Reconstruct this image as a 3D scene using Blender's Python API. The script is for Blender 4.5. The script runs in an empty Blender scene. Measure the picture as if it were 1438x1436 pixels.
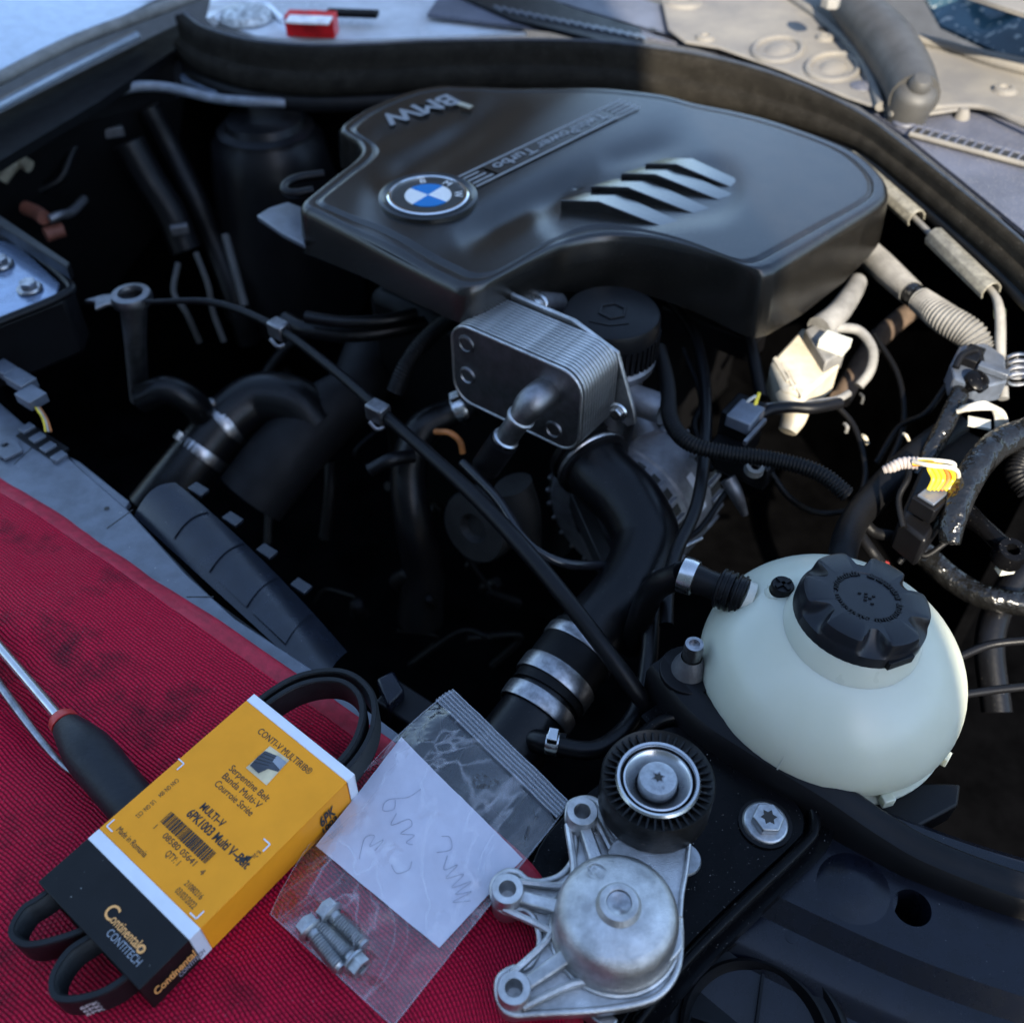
import bpy, math, random
from mathutils import Vector as V, Matrix, noise
from mathutils.geometry import tessellate_polygon
random.seed(7)
S = bpy.context.scene
COL = S.collection
R_ = math.radians
# ------------------------------------------------------------------ camera
F = 1381.0                       # focal length in photo pixels (photo 1438 x 1436)
CAM = V((0, 0, 0.55))
PITCH = R_(45)
AX = V((0, math.cos(PITCH), -math.sin(PITCH)))
RT = V((1, 0, 0))
UP = RT.cross(AX)
cd = bpy.data.cameras.new('camera')
co = bpy.data.objects.new('camera', cd)
COL.objects.link(co)
co.location = CAM
co.rotation_euler = (R_(90) - PITCH, 0, 0)
cd.sensor_fit = 'HORIZONTAL'
cd.sensor_width = 36
cd.lens = 36 * F / 1438
cd.clip_start = 0.02
cd.clip_end = 500
cd.dof.use_dof = True
cd.dof.focus_distance = 0.63
cd.dof.aperture_fstop = (cd.lens / 1000) / 0.0062
S.camera = co
# ------------------------------------------------------------------ sky and sun
SUN_EL, SUN_AZ = R_(34), R_(9)   # sun behind the photographer, a little to the right
SD = V((math.sin(SUN_AZ) * math.cos(SUN_EL), -math.cos(SUN_AZ) * math.cos(SUN_EL), math.sin(SUN_EL)))
w = bpy.data.worlds.new('World')
S.world = w
w.use_nodes = True
nt = w.node_tree
bg = nt.nodes['Background']
sk = nt.nodes.new('ShaderNodeTexSky')
sk.sky_type = 'NISHITA'
sk.sun_disc = False
sk.sun_elevation = SUN_EL
sk.sun_rotation = math.atan2(SD.x, SD.y)
sk.air_density = 1.0
sk.dust_density = 0.5
sk.ozone_density = 1.05
nt.links.new(sk.outputs[0], bg.inputs[0])
bg.inputs[1].default_value = 0.15
sl = bpy.data.lights.new('sun', 'SUN')
sl.energy = 4.2
sl.angle = R_(0.5)
sl.color = (1, 0.9, 0.74)
so = bpy.data.objects.new('sun', sl)
COL.objects.link(so)
so.location = (1, -3, 4)
so.rotation_euler = SD.to_track_quat('Z', 'Y').to_euler()
S.view_settings.view_transform = 'Standard'
S.view_settings.look = 'None'
S.view_settings.exposure = 1.75
S.view_settings.gamma = 1
S.render.engine = 'CYCLES'
S.cycles.use_denoising = True
S.cycles.max_bounces = 10
S.cycles.transparent_max_bounces = 16
S.cycles.caustics_reflective = False
S.cycles.caustics_refractive = False
# ------------------------------------------------------------------ helpers
def ray(x, y): return AX + RT * ((x - 719) / F) + UP * ((718 - y) / F)
def W(x, y, z=0.0):
    r = ray(x, y)
    return CAM + r * ((z - CAM.z) / r.z)
def D(x, y, d): return CAM + ray(x, y) * d
def PX(P):
    q = P - CAM
    d = q.dot(AX)
    return 719 + F * q.dot(RT) / d, 718 - F * q.dot(UP) / d
def dep(P): return (P - CAM).dot(AX)
U = V((.8, -.6, 0)); RR = V((.6, .8, 0)); Z = V((0, 0, 1))   # across the car, towards its rear, up
def J(*ms):
    v, f = [], []
    for m in ms:
        n = len(v); v += list(m[0]); f += [tuple(i + n for i in q) for q in m[1]]
    return v, f
def mk(name, m, mat, off=V((0, 0, 0)), ang=38):
    me = bpy.data.meshes.new(name)
    me.from_pydata([tuple(V(p) - off) for p in m[0]], [], m[1])
    me.validate()
    import bmesh
    b = bmesh.new(); b.from_mesh(me)
    bmesh.ops.remove_doubles(b, verts=b.verts, dist=1e-6)
    bmesh.ops.recalc_face_normals(b, faces=b.faces)
    b.to_mesh(me); b.free()
    me.polygons.foreach_set('use_smooth', [True] * len(me.polygons))
    me.set_sharp_from_angle(angle=R_(ang))
    me.materials.append(mat)
    return me
def tag(o, label, cat, group=None):
    o['label'] = label; o['category'] = cat
    if group: o['group'] = group
    return o
def thing(name, label, cat, loc, group=None):
    o = bpy.data.objects.new(name, None)
    COL.objects.link(o); o.location = loc; o.empty_display_size = .01
    return tag(o, label, cat, group)
def wloc(o):
    p = V(o.location)
    while o.parent: o = o.parent; p = p + V(o.location)
    return p
def addbev(o, bev, seg=2, ang=35):
    b = o.modifiers.new('bevel', 'BEVEL'); b.width = bev; b.segments = seg
    b.limit_method = 'ANGLE'; b.angle_limit = R_(ang); b.harden_normals = False
def part(name, m, mat, parent, bev=None, ang=38, label=None, kind=None):
    o = bpy.data.objects.new(name, mk(name, m, mat, wloc(parent), ang))
    COL.objects.link(o); o.parent = parent
    if bev: addbev(o, bev)
    if label: o['label'] = label
    if kind: o['kind'] = kind
    return o
def solo(name, m, mat, label, cat, bev=None, ang=38, group=None):
    c = sum((V(p) for p in m[0]), V((0, 0, 0))) / len(m[0])
    o = bpy.data.objects.new(name, mk(name, m, mat, c, ang))
    COL.objects.link(o); o.location = c
    if bev: addbev(o, bev)
    return tag(o, label, cat, group)
def struct(name, m, mat, bev=None, kind='structure'):
    o = bpy.data.objects.new(name, mk(name, m, mat)); COL.objects.link(o); o['kind'] = kind
    if bev: addbev(o, bev)
    return o
def cr(pts, n=8, closed=False):
    """Catmull-Rom through tuples of any length"""
    P = [tuple(p) for p in pts]; k = len(P); out = []
    rng = range(k) if closed else range(k - 1)
    for i in rng:
        p1, p2 = P[i], P[(i + 1) % k]
        p0 = P[i - 1] if (closed or i) else tuple(2 * a - b for a, b in zip(p1, p2))
        p3 = P[(i + 2) % k] if (closed or i + 2 < k) else tuple(2 * b - a for a, b in zip(p1, p2))
        for j in range(n):
            t = j / n
            out.append(tuple(.5 * (2 * b + (c - a) * t + (2 * a - 5 * b + 4 * c - d) * t * t + (3 * b - a - 3 * c + d) * t ** 3)
                             for a, b, c, d in zip(p0, p1, p2, p3)))
    if not closed: out.append(P[-1])
    return out
def tube(pts, r, seg=14, n=8, rib=None, cap=True, closed=False):
    """round tube through world points; r a number or one radius per point; rib = (pitch, amplitude)"""
    rs = r if isinstance(r, (list, tuple)) else [r] * len(pts)
    q = cr([(*p, a) for p, a in zip(pts, rs)], n, closed) if n > 1 else [(*p, a) for p, a in zip(pts, rs)]
    P = [V(a[:3]) for a in q]; A = [a[3] for a in q]
    if rib:
        step = rib[0] / 4; P2, A2, s = [P[0]], [A[0]], 0
        k = 0
        for i in range(len(P) - 1):
            L = (P[i + 1] - P[i]).length; s0 = 0
            while s0 + (step - s) <= L:
                s0 += step - s; s = 0; k += 1
                t = s0 / L
                P2.append(P[i].lerp(P[i + 1], t)); A2.append((A[i] * (1 - t) + A[i + 1] * t) + rib[1] * (1 if k % 4 in (1, 2) else -1))
            s += L - s0
        P, A = P2, A2
    v, f = [], []
    nrm = None; N = len(P)
    for i in range(N):
        if closed: t = P[(i + 1) % N] - P[i - 1]
        else: t = P[min(i + 1, N - 1)] - P[max(i - 1, 0)]
        if t.length < 1e-9: t = V((0, 0, 1))
        t.normalize()
        if nrm is None:
            nrm = t.cross(Z if abs(t.z) < .9 else V((1, 0, 0))).normalized()
        nrm = (nrm - t * nrm.dot(t)).normalized()
        b = t.cross(nrm)
        for j in range(seg):
            a = 2 * math.pi * j / seg
            v.append(P[i] + (nrm * math.cos(a) + b * math.sin(a)) * A[i])
    for i in range(N if closed else N - 1):
        for j in range(seg):
            a, b2 = i * seg + j, i * seg + (j + 1) % seg
            c, d = ((i + 1) % N) * seg + (j + 1) % seg, ((i + 1) % N) * seg + j
            f.append((a, b2, c, d))
    if cap and not closed:
        f.append(tuple(range(seg))); f.append(tuple((N - 1) * seg + j for j in range(seg)))
    return v, f
def frame(ax):
    ax = V(ax).normalized()
    a = ax.cross(V((0, 1, 0)) if abs(ax.y) < .9 else V((1, 0, 0))).normalized()
    return a, ax.cross(a), ax
def lathe(prof, o, ax=(0, 0, 1), n=48):
    a, b, c = frame(ax); o = V(o); v, f = [], []
    idx = []
    for r, h in prof:
        if r < 1e-7: idx.append([len(v)] * n); v.append(o + c * h)
        else:
            s = len(v); idx.append([s + j for j in range(n)])
            for j in range(n):
                t = 2 * math.pi * j / n
                v.append(o + c * h + (a * math.cos(t) + b * math.sin(t)) * r)
    for i in range(len(prof) - 1):
        for j in range(n):
            q = [idx[i][j], idx[i][(j + 1) % n], idx[i + 1][(j + 1) % n], idx[i + 1][j]]
            q2 = []
            for x in q:
                if x not in q2: q2.append(x)
            if len(q2) > 2: f.append(tuple(q2))
    return v, f
def plate(outer, holes, h0, h1, o=V((0, 0, 0)), e1=V((1, 0, 0)), e2=V((0, 1, 0))):
    """solid plate from a 2-D outline (with holes) between heights h0 and h1 on frame o,e1,e2"""
    e3 = e1.cross(e2)
    loops = [[(p[0], p[1]) for p in L] for L in [outer] + list(holes)]
    tri = tessellate_polygon([[V((x, y, 0)) for x, y in L] for L in loops])
    flat = [p for L in loops for p in L]; N = len(flat)
    v = [o + e1 * x + e2 * y + e3 * h1 for x, y in flat] + [o + e1 * x + e2 * y + e3 * h0 for x, y in flat]
    f = [tuple(t) for t in tri] + [tuple(i + N for i in reversed(t)) for t in tri]
    s = 0
    for L in loops:
        k = len(L)
        for i in range(k): f.append((s + i, s + (i + 1) % k, N + s + (i + 1) % k, N + s + i))
        s += k
    return v, f
def prism(pts, ext):
    """loop of world points pushed along ext"""
    pts = [V(p) for p in pts]; n = len(pts); ext = V(ext)
    v = pts + [p + ext for p in pts]
    f = [tuple(range(n)), tuple(range(2 * n - 1, n - 1, -1))] + [(i, (i + 1) % n, n + (i + 1) % n, n + i) for i in range(n)]
    return v, f
def box(c, e1, e2, e3):
    """box from centre and three half-extent vectors"""
    c = V(c); e1, e2, e3 = V(e1), V(e2), V(e3)
    v = [c + e1 * i + e2 * j + e3 * k for i in (-1, 1) for j in (-1, 1) for k in (-1, 1)]
    return v, [(0, 1, 3, 2), (4, 6, 7, 5), (0, 4, 5, 1), (2, 3, 7, 6), (0, 2, 6, 4), (1, 5, 7, 3)]
def sweep(path, prof, n=8, closed=True, caps=True, scale=None):
    """profile (side, height) carried along a path; side points to the right of travel, height is world up"""
    P = [V(p[:3]) for p in (cr(path, n) if n > 1 else path)]; N = len(P); k = len(prof); v, f = [], []
    for i in range(N):
        t = (P[min(i + 1, N - 1)] - P[max(i - 1, 0)]).normalized()
        s = t.cross(Z).normalized()
        g = scale(i / (N - 1)) if scale else 1
        for a, h in prof: v.append(P[i] + s * a * g + Z * h * g)
    for i in range(N - 1):
        for j in range(k if closed else k - 1):
            a, b = i * k + j, i * k + (j + 1) % k
            f.append((a, b, b + k, a + k))
    if caps and closed: f.append(tuple(range(k))); f.append(tuple((N - 1) * k + j for j in range(k)))
    return v, f
def grid(fn, nu, nv):
    v = [fn(i / nu, j / nv) for i in range(nu + 1) for j in range(nv + 1)]
    f = [(i * (nv + 1) + j, (i + 1) * (nv + 1) + j, (i + 1) * (nv + 1) + j + 1, i * (nv + 1) + j + 1) for i in range(nu) for j in range(nv)]
    return v, f
def circ(cx, cy, r, n=32, a0=0): return [(cx + r * math.cos(a0 + 2 * math.pi * i / n), cy + r * math.sin(a0 + 2 * math.pi * i / n)) for i in range(n)]
def ss(a, b, x):
    t = max(0, min(1, (x - a) / (b - a))); return t * t * (3 - 2 * t)
def seg_d(px, py, a, b):
    """distance to segment and position along it"""
    ax, ay = a; bx, by = b; dx, dy = bx - ax, by - ay
    t = ((px - ax) * dx + (py - ay) * dy) / (dx * dx + dy * dy); tc = max(0, min(1, t))
    return math.hypot(px - ax - dx * tc, py - ay - dy * tc), t
def text(name, s, mat, parent, o, xd, yd, width=None, height=None, lift=.00025, bold=0, center=False, shear=0):
    """flat printed lettering laid on the plane through o with axes xd, yd"""
    cu = bpy.data.curves.new('t', 'FONT'); cu.body = s; cu.size = 1; cu.offset = bold; cu.resolution_u = 3; cu.shear = shear
    ob = bpy.data.objects.new('t', cu); COL.objects.link(ob)
    bpy.context.view_layer.update()
    me = bpy.data.meshes.new_from_object(ob.evaluated_get(bpy.context.evaluated_depsgraph_get()))
    bpy.data.objects.remove(ob); bpy.data.curves.remove(cu)
    xs = [v.co.x for v in me.vertices]; ys = [v.co.y for v in me.vertices]
    x0, x1, y1 = min(xs), max(xs), .70
    sx = width / (x1 - x0) if width else height / y1
    sy = height / y1 if height else sx
    xd, yd = V(xd).normalized(), V(yd).normalized(); nn = xd.cross(yd)
    mid = (x0 + x1) / 2 if center else x0
    vs = [V(o) + xd * ((v.co.x - mid) * sx) + yd * (v.co.y * sy) + nn * lift for v in me.vertices]
    fs = [tuple(p.vertices) for p in me.polygons]
    bpy.data.meshes.remove(me)
    return part(name, (vs, fs), mat, parent)
def boolcut(o, cutter):
    c = bpy.data.objects.new('cut', mk('cut', cutter, o.data.materials[0])); COL.objects.link(c)
    md = o.modifiers.new('b', 'BOOLEAN'); md.object = c; md.operation = 'DIFFERENCE'; md.solver = 'EXACT'
    c.location = (0, 0, 0)
    bpy.context.view_layer.update()
    me = bpy.data.meshes.new_from_object(o.evaluated_get(bpy.context.evaluated_depsgraph_get()))
    o.modifiers.clear(); o.data = me
    bpy.data.objects.remove(c)
    me.set_sharp_from_angle(angle=R_(38))
# ------------------------------------------------------------------ materials
def mat(name, col, rough=.5, metal=0, var=.25, ns=60, bump=0, bs=600, col2=None, speck=0, sp_scale=900, sp_col=(.35, .34, .32), coat=0, ior=1.5, rvar=.12, spec=.5, sss=0, bd=.001):
    m = bpy.data.materials.new(name); m.use_nodes = True
    t = m.node_tree; N = t.nodes; Lk = t.links.new; p = N['Principled BSDF']
    tc = N.new('ShaderNodeTexCoord')
    no = N.new('ShaderNodeTexNoise'); no.inputs['Scale'].default_value = ns; no.inputs['Detail'].default_value = 5; no.inputs['Roughness'].default_value = .6
    Lk(tc.outputs['Object'], no.inputs['Vector'])
    mx = N.new('ShaderNodeMix'); mx.data_type = 'RGBA'
    c2 = col2 or tuple(c * (1 - var) for c in col)
    c1 = col if col2 else tuple(min(1, c * (1 + var)) for c in col)
    mx.inputs[6].default_value = (*c1, 1); mx.inputs[7].default_value = (*c2, 1)
    rp = N.new('ShaderNodeMapRange'); rp.inputs[1].default_value = .35; rp.inputs[2].default_value = .65
    Lk(no.outputs['Fac'], rp.inputs[0]); Lk(rp.outputs[0], mx.inputs[0])
    colout = mx.outputs[2]
    mr = N.new('ShaderNodeMapRange'); mr.inputs[3].default_value = max(.03, rough - rvar); mr.inputs[4].default_value = min(1, rough + rvar)
    Lk(no.outputs['Fac'], mr.inputs[0]); Lk(mr.outputs[0], p.inputs['Roughness'])
    if speck:
        n2 = N.new('ShaderNodeTexNoise'); n2.inputs['Scale'].default_value = sp_scale; n2.inputs['Detail'].default_value = 2
        Lk(tc.outputs['Object'], n2.inputs['Vector'])
        th = N.new('ShaderNodeMapRange'); th.inputs[1].default_value = 1 - speck - .04 + 0; th.inputs[2].default_value = 1 - speck
        Lk(n2.outputs['Fac'], th.inputs[0])
        m2 = N.new('ShaderNodeMix'); m2.data_type = 'RGBA'; m2.inputs[7].default_value = (*sp_col, 1)
        Lk(colout, m2.inputs[6]); Lk(th.outputs[0], m2.inputs[0]); colout = m2.outputs[2]
    Lk(colout, p.inputs['Base Color'])
    p.inputs['Metallic'].default_value = metal
    p.inputs['IOR'].default_value = ior
    p.inputs['Specular IOR Level'].default_value = spec
    if coat: p.inputs['Coat Weight'].default_value = coat; p.inputs['Coat Roughness'].default_value = .06
    if sss:
        p.inputs['Subsurface Weight'].default_value = sss; p.inputs['Subsurface Radius'].default_value = (1, .95, .8); p.inputs['Subsurface Scale'].default_value = .012
    if bump:
        n3 = N.new('ShaderNodeTexNoise'); n3.inputs['Scale'].default_value = bs; n3.inputs['Detail'].default_value = 3
        Lk(tc.outputs['Object'], n3.inputs['Vector'])
        bm = N.new('ShaderNodeBump'); bm.inputs['Strength'].default_value = bump; bm.inputs['Distance'].default_value = bd
        Lk(n3.outputs['Fac'], bm.inputs['Height']); Lk(bm.outputs[0], p.inputs['Normal'])
    return m
BLK = mat('black_plastic', (.004, .004, .0048), .40, bump=.15, bs=1500, spec=.2)
BLKD = mat('deep_black_plastic', (.003, .003, .0035), .55, bump=.15, spec=.12)
COVER = mat('engine_cover_plastic', (.0085, .0078, .0068), .25, bump=.10, bs=2600, rvar=.015, ior=1.5, spec=.62, speck=.27, sp_scale=1300, sp_col=(.10, .095, .085), ns=40)
RUB = mat('rubber', (.004, .004, .0045), .48, bump=.25, bs=500, spec=.17)
RUBD = mat('dusty_rubber', (.015, .0135, .011), .8, bump=.5, bs=900, speck=.27, sp_col=(.12, .11, .095), spec=.04)
HOSE = mat('hose_rubber', (.0035, .0035, .0042), .33, bump=.18, bs=260, ns=30, spec=.26, speck=.25, sp_scale=450, sp_col=(.05, .048, .045))
ALU = mat('cast_aluminium', (.50, .495, .49), .34, 1, var=.28, ns=70, bump=.5, bs=1500, rvar=.16)
ALUD = mat('dull_aluminium', (.20, .20, .21), .42, 1, var=.35, ns=60, bump=.3, bs=900)
CAST = mat('grey_casting', (.17, .17, .18), .5, .8, var=.25, ns=70, bump=.3, bs=900)
STEEL = mat('bright_steel', (.58, .58, .58), .25, 1, var=.12, ns=80)
STEELD = mat('worn_steel', (.33, .33, .34), .35, 1, var=.3, ns=150, bump=.1)
ZINC = mat('zinc_bolt', (.42, .43, .44), .42, 1, var=.18, ns=200, bump=.15, bs=1500)
CHROME = mat('chrome', (.8, .8, .8), .1, 1, var=.05)
GLBLK = mat('gloss_black_paint', (.003, .003, .0035), .24, speck=.25, sp_scale=700, sp_col=(.16, .15, .14), spec=.10, rvar=.08)
NAVY = mat('dark_blue_paint', (.005, .006, .011), .27, speck=.22, sp_scale=600, sp_col=(.10, .10, .10), spec=.35)
DUCT = mat('dark_duct_plastic', (.010, .013, .020), .30, bump=.08, bs=1800, speck=.22, sp_scale=500, spec=.6)
ALT = mat('alternator_casting', (.30, .30, .32), .45, .75, var=.2, ns=70, bump=.3, bs=900)
BLUEP = mat('grey_plastic', (.075, .088, .112), .34, bump=.10, bs=1800, speck=.22, sp_scale=500, ior=1.5, spec=1.0)
FEND = mat('fender_paint', (.34, .40, .48), .2, .3, var=.1, coat=1)
BEIGE = mat('dusty_cowl', (.185, .17, .145), .8, var=.2, ns=12, bump=.3, bs=300, col2=(.115, .11, .105))
BLUEDUST = mat('dusty_blue_paint', (.075, .08, .105), .5, var=.2, ns=14, bump=.1, bs=300, speck=.3, sp_col=(.4, .38, .33))
GREYTUBE = mat('grey_arm', (.042, .041, .039), .6, var=.25, ns=25, bump=.1)
CONDUIT = mat('dusty_conduit', (.17, .165, .155), .75, var=.3, ns=40, bump=.2)
CREAM = mat('cream_plastic', (.50, .44, .33), .5, var=.15, ns=60)
TANK = mat('tank_plastic', (.54, .55, .455), .32, col2=(.48, .49, .385), ns=9, sss=.5, bump=.05, bs=200)
WHITEP = mat('white_plastic', (.48, .48, .42), .45, var=.1)
YEL = mat('box_yellow', (.93, .335, .016), .5, var=.05, ns=30, spec=.2)
BOXW = mat('box_white', (.74, .76, .80), .42, var=.05, ns=40)
BOXK = mat('box_black', (.007, .007, .007), .45, var=.2, speck=.22, sp_scale=400, spec=.25)
INK = mat('ink_black', (.02, .018, .015), .5, var=.1)
ORNG = mat('print_orange', (.85, .40, .12), .45, var=.1)
PRGR = mat('print_grey', (.28, .30, .33), .45, var=.1)
BELT = mat('belt_rubber', (.008, .009, .010), .5, bump=.25, bs=700, spec=.3)
REDC = mat('red_plastic', (.45, .03, .025), .45, var=.2)
HAND = mat('handle_rubber', (.007, .008, .011), .5, bump=.3, bs=350, speck=.2, sp_scale=300, spec=.35)
BLUEQ = mat('roundel_blue', (.01, .17, .46), .3, var=.05)
WHQ = mat('roundel_white', (.72, .72, .70), .3, var=.04)
GILL = mat('gill_plastic', (.010, .0105, .011), .14, bump=.05, bs=2600, ior=1.6, spec=.9, rvar=.02)
STRIPE = mat('stripe_print', (.20, .21, .22), .45, var=.1)
PAPER = mat('paper', (.58, .57, .66), .7, var=.05, ns=30, bump=.35, bs=90)
PEN = mat('pencil', (.30, .30, .38), .6)
ORW = mat('orange_wire', (.40, .13, .03), .5)
YELW = mat('yellow_wire', (.80, .58, .03), .4)
WHW = mat('white_wire', (.42, .39, .33), .5)
REDW = mat('red_wire', (.2, .02, .02), .5)
TAPE = mat('black_tape', (.006, .006, .006), .2, bump=1.0, bs=60, rvar=.1, bd=.006)
AMBER = mat('amber_reflection', (.25, .07, .01), .3)  # carton reflection on the bag film as a colour, unused
REDBOX = mat('red_box', (.6, .015, .02), .4)
def cloth_mat():
    m = bpy.data.materials.new('red_mesh_cloth'); m.use_nodes = True
    t = m.node_tree; N = t.nodes; L = t.links.new; p = N['Principled BSDF']
    uv = N.new('ShaderNodeUVMap'); uv.uv_map = 'UVMap'
    sp = N.new('ShaderNodeSeparateXYZ'); 
    nz = N.new('ShaderNodeTexNoise'); nz.inputs['Scale'].default_value = 40; L(uv.outputs[0], nz.inputs['Vector'])
    ad = N.new('ShaderNodeMixRGB'); ad.blend_type = 'LINEAR_LIGHT'; ad.inputs[0].default_value = .0022
    L(uv.outputs[0], ad.inputs[1]); L(nz.outputs['Color'], ad.inputs[2]); L(ad.outputs[0], sp.inputs[0])
    def M(op, a, b=None, c=None):
        n = N.new('ShaderNodeMath'); n.operation = op
        for i, x in enumerate((a, b, c)):
            if x is None: continue
            if isinstance(x, (int, float)): n.inputs[i].default_value = x
            else: L(x, n.inputs[i])
        return n.outputs[0]
    pv, pu = .0023, .0031
    rv = M('DIVIDE', sp.outputs[1], pv)
    row = M('FLOOR', rv)
    sv = M('ABSOLUTE', M('SINE', M('MULTIPLY', rv, math.pi)))
    uo = M('ADD', M('DIVIDE', sp.outputs[0], pu), M('MULTIPLY', M('MODULO', row, 2.0), .5))
    su = M('ABSOLUTE', M('SINE', M('MULTIPLY', uo, math.pi)))
    h = M('MULTIPLY', M('POWER', sv, .6), M('ADD', .45, M('MULTIPLY', M('POWER', su, .5), .55)))
    st = N.new('ShaderNodeTexNoise'); st.inputs['Scale'].default_value = 17; st.inputs['Detail'].default_value = 6; st.inputs['Roughness'].default_value = .65
    L(uv.outputs[0], st.inputs['Vector'])
    sr = N.new('ShaderNodeMapRange'); sr.inputs[1].default_value = .53; sr.inputs[2].default_value = .70; L(st.outputs['Fac'], sr.inputs[0])
    c1 = N.new('ShaderNodeMix'); c1.data_type = 'RGBA'
    c1.inputs[6].default_value = (.075, .001, .010, 1); c1.inputs[7].default_value = (.62, .008, .044, 1); L(M('POWER', h, 1.1), c1.inputs[0])
    lint = N.new('ShaderNodeTexNoise'); lint.inputs['Scale'].default_value = 420; lint.inputs['Detail'].default_value = 2; L(uv.outputs[0], lint.inputs['Vector'])
    lr = N.new('ShaderNodeMapRange'); lr.inputs[1].default_value = .66; lr.inputs[2].default_value = .74; L(lint.outputs['Fac'], lr.inputs[0])
    c3 = N.new('ShaderNodeMix'); c3.data_type = 'RGBA'; c3.inputs[7].default_value = (.50, .12, .16, 1)
    L(c1.outputs[2], c3.inputs[6]); L(M('MULTIPLY', lr.outputs[0], .5), c3.inputs[0])
    c2 = N.new('ShaderNodeMix'); c2.data_type = 'RGBA'; c2.inputs[7].default_value = (.022, .008, .012, 1)
    L(c3.outputs[2], c2.inputs[6]); L(M('MULTIPLY', sr.outputs[0], .8), c2.inputs[0])
    L(c2.outputs[2], p.inputs['Base Color'])
    p.inputs['Roughness'].default_value = .55
    p.inputs['Specular IOR Level'].default_value = .14
    bm = N.new('ShaderNodeBump'); bm.inputs['Strength'].default_value = .9; bm.inputs['Distance'].default_value = .0011
    L(h, bm.inputs['Height']); L(bm.outputs[0], p.inputs['Normal'])
    return m
CLOTH = cloth_mat()
HEM = mat('red_hem', (.36, .006, .026), .6, var=.25, ns=120, bump=.3, bs=900)
def glass_mat(name, tint, gl, fmin, scale, bs, white=0, crease=0):
    """thin clear film: see-through, with a glossy creased skin"""
    m = bpy.data.materials.new(name); m.use_nodes = True
    t = m.node_tree; N = t.nodes; L = t.links.new
    N.remove(N['Principled BSDF']); out = N['Material Output']
    tr = N.new('ShaderNodeBsdfTransparent'); tr.inputs[0].default_value = (*tint, 1)
    g = N.new('ShaderNodeBsdfGlossy'); g.inputs['Roughness'].default_value = gl
    tc = N.new('ShaderNodeTexCoord'); n = N.new('ShaderNodeTexNoise'); n.inputs['Scale'].default_value = scale; n.inputs['Detail'].default_value = 4; n.inputs['Distortion'].default_value = 1.2
    L(tc.outputs['Object'], n.inputs['Vector'])
    b = N.new('ShaderNodeBump'); b.inputs['Strength'].default_value = bs; b.inputs['Distance'].default_value = .004
    L(n.outputs['Fac'], b.inputs['Height']); L(b.outputs[0], g.inputs['Normal'])
    lw = N.new('ShaderNodeLayerWeight'); lw.inputs['Blend'].default_value = .5; L(b.outputs[0], lw.inputs['Normal'])
    pw_ = N.new('ShaderNodeMath'); pw_.operation = 'POWER'; pw_.inputs[1].default_value = 4.5; L(lw.outputs['Facing'], pw_.inputs[0])
    mr = N.new('ShaderNodeMapRange'); mr.inputs[3].default_value = fmin + .045; mr.inputs[4].default_value = 1; L(pw_.outputs[0], mr.inputs[0])
    mx = N.new('ShaderNodeMixShader'); L(mr.outputs[0], mx.inputs[0]); L(tr.outputs[0], mx.inputs[1]); L(g.outputs[0], mx.inputs[2])
    last = mx.outputs[0]
    if crease:  # painted white streaks standing for highlights, drawn as whitened creases
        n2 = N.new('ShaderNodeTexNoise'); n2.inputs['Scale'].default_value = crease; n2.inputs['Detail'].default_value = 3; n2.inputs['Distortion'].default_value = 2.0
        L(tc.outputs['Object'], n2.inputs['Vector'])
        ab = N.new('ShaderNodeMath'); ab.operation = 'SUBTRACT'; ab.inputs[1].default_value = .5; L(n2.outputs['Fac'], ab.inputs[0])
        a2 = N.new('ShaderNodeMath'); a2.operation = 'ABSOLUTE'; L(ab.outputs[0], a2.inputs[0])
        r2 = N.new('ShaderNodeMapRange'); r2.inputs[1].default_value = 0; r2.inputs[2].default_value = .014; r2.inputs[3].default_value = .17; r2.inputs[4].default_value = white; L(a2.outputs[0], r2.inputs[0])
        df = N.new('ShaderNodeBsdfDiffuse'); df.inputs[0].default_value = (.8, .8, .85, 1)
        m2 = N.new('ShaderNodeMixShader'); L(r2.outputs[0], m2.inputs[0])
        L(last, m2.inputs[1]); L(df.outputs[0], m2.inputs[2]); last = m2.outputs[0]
    elif white:
        df = N.new('ShaderNodeBsdfDiffuse'); df.inputs[0].default_value = (.8, .8, .85, 1)
        m2 = N.new('ShaderNodeMixShader'); m2.inputs[0].default_value = white
        L(last, m2.inputs[1]); L(df.outputs[0], m2.inputs[2]); last = m2.outputs[0]
    L(last, out.inputs['Surface'])
    return m
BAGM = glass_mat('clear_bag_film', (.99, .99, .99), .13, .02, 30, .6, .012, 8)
ZIPM = glass_mat('bag_zip_film', (.92, .94, .96), .2, .05, 120, .15, .10)
GLASS = glass_mat('windscreen_glass', (.25, .35, .38), .03, .12, 5, .0)

# ------------------------------------------------------------------ ground and unseen objects added to shade the bay and darken reflections
GRD = mat('asphalt', (.05, .05, .05), .9, ns=30, bump=.3, bs=200)
WALLM = mat('shade_caster_plain', (.30, .29, .27), .9, ns=8, bump=.2, bs=120)
struct('ground', box((0, 2, -.86), (30, 0, 0), (0, 30, 0), (0, 0, .05)), GRD)
WY = -1.6
def shade_wall():  # wall added out of view; its right edge sets where the shade ends
    # outline in x, z: lower wing to the right, tall part to the left
    o = thing('shade_caster', 'plain wall added out of view behind the camera to shade the bay', 'shade wall', (-1, WY, -.8))
    part('wall', plate([(-3.6, -.8), (.565, -.8), (.565, 3.2), (-3.6, 3.2)], [], -.2, 0, V((0, WY, 0)), V((1, 0, 0)), V((0, 0, 1))), WALLM, o)
shade_wall()
BLOCKERM = mat('blocker_dark', (.018, .016, .014), .9, spec=.1)  # dark mass added out of view to darken the cover reflection
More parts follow.
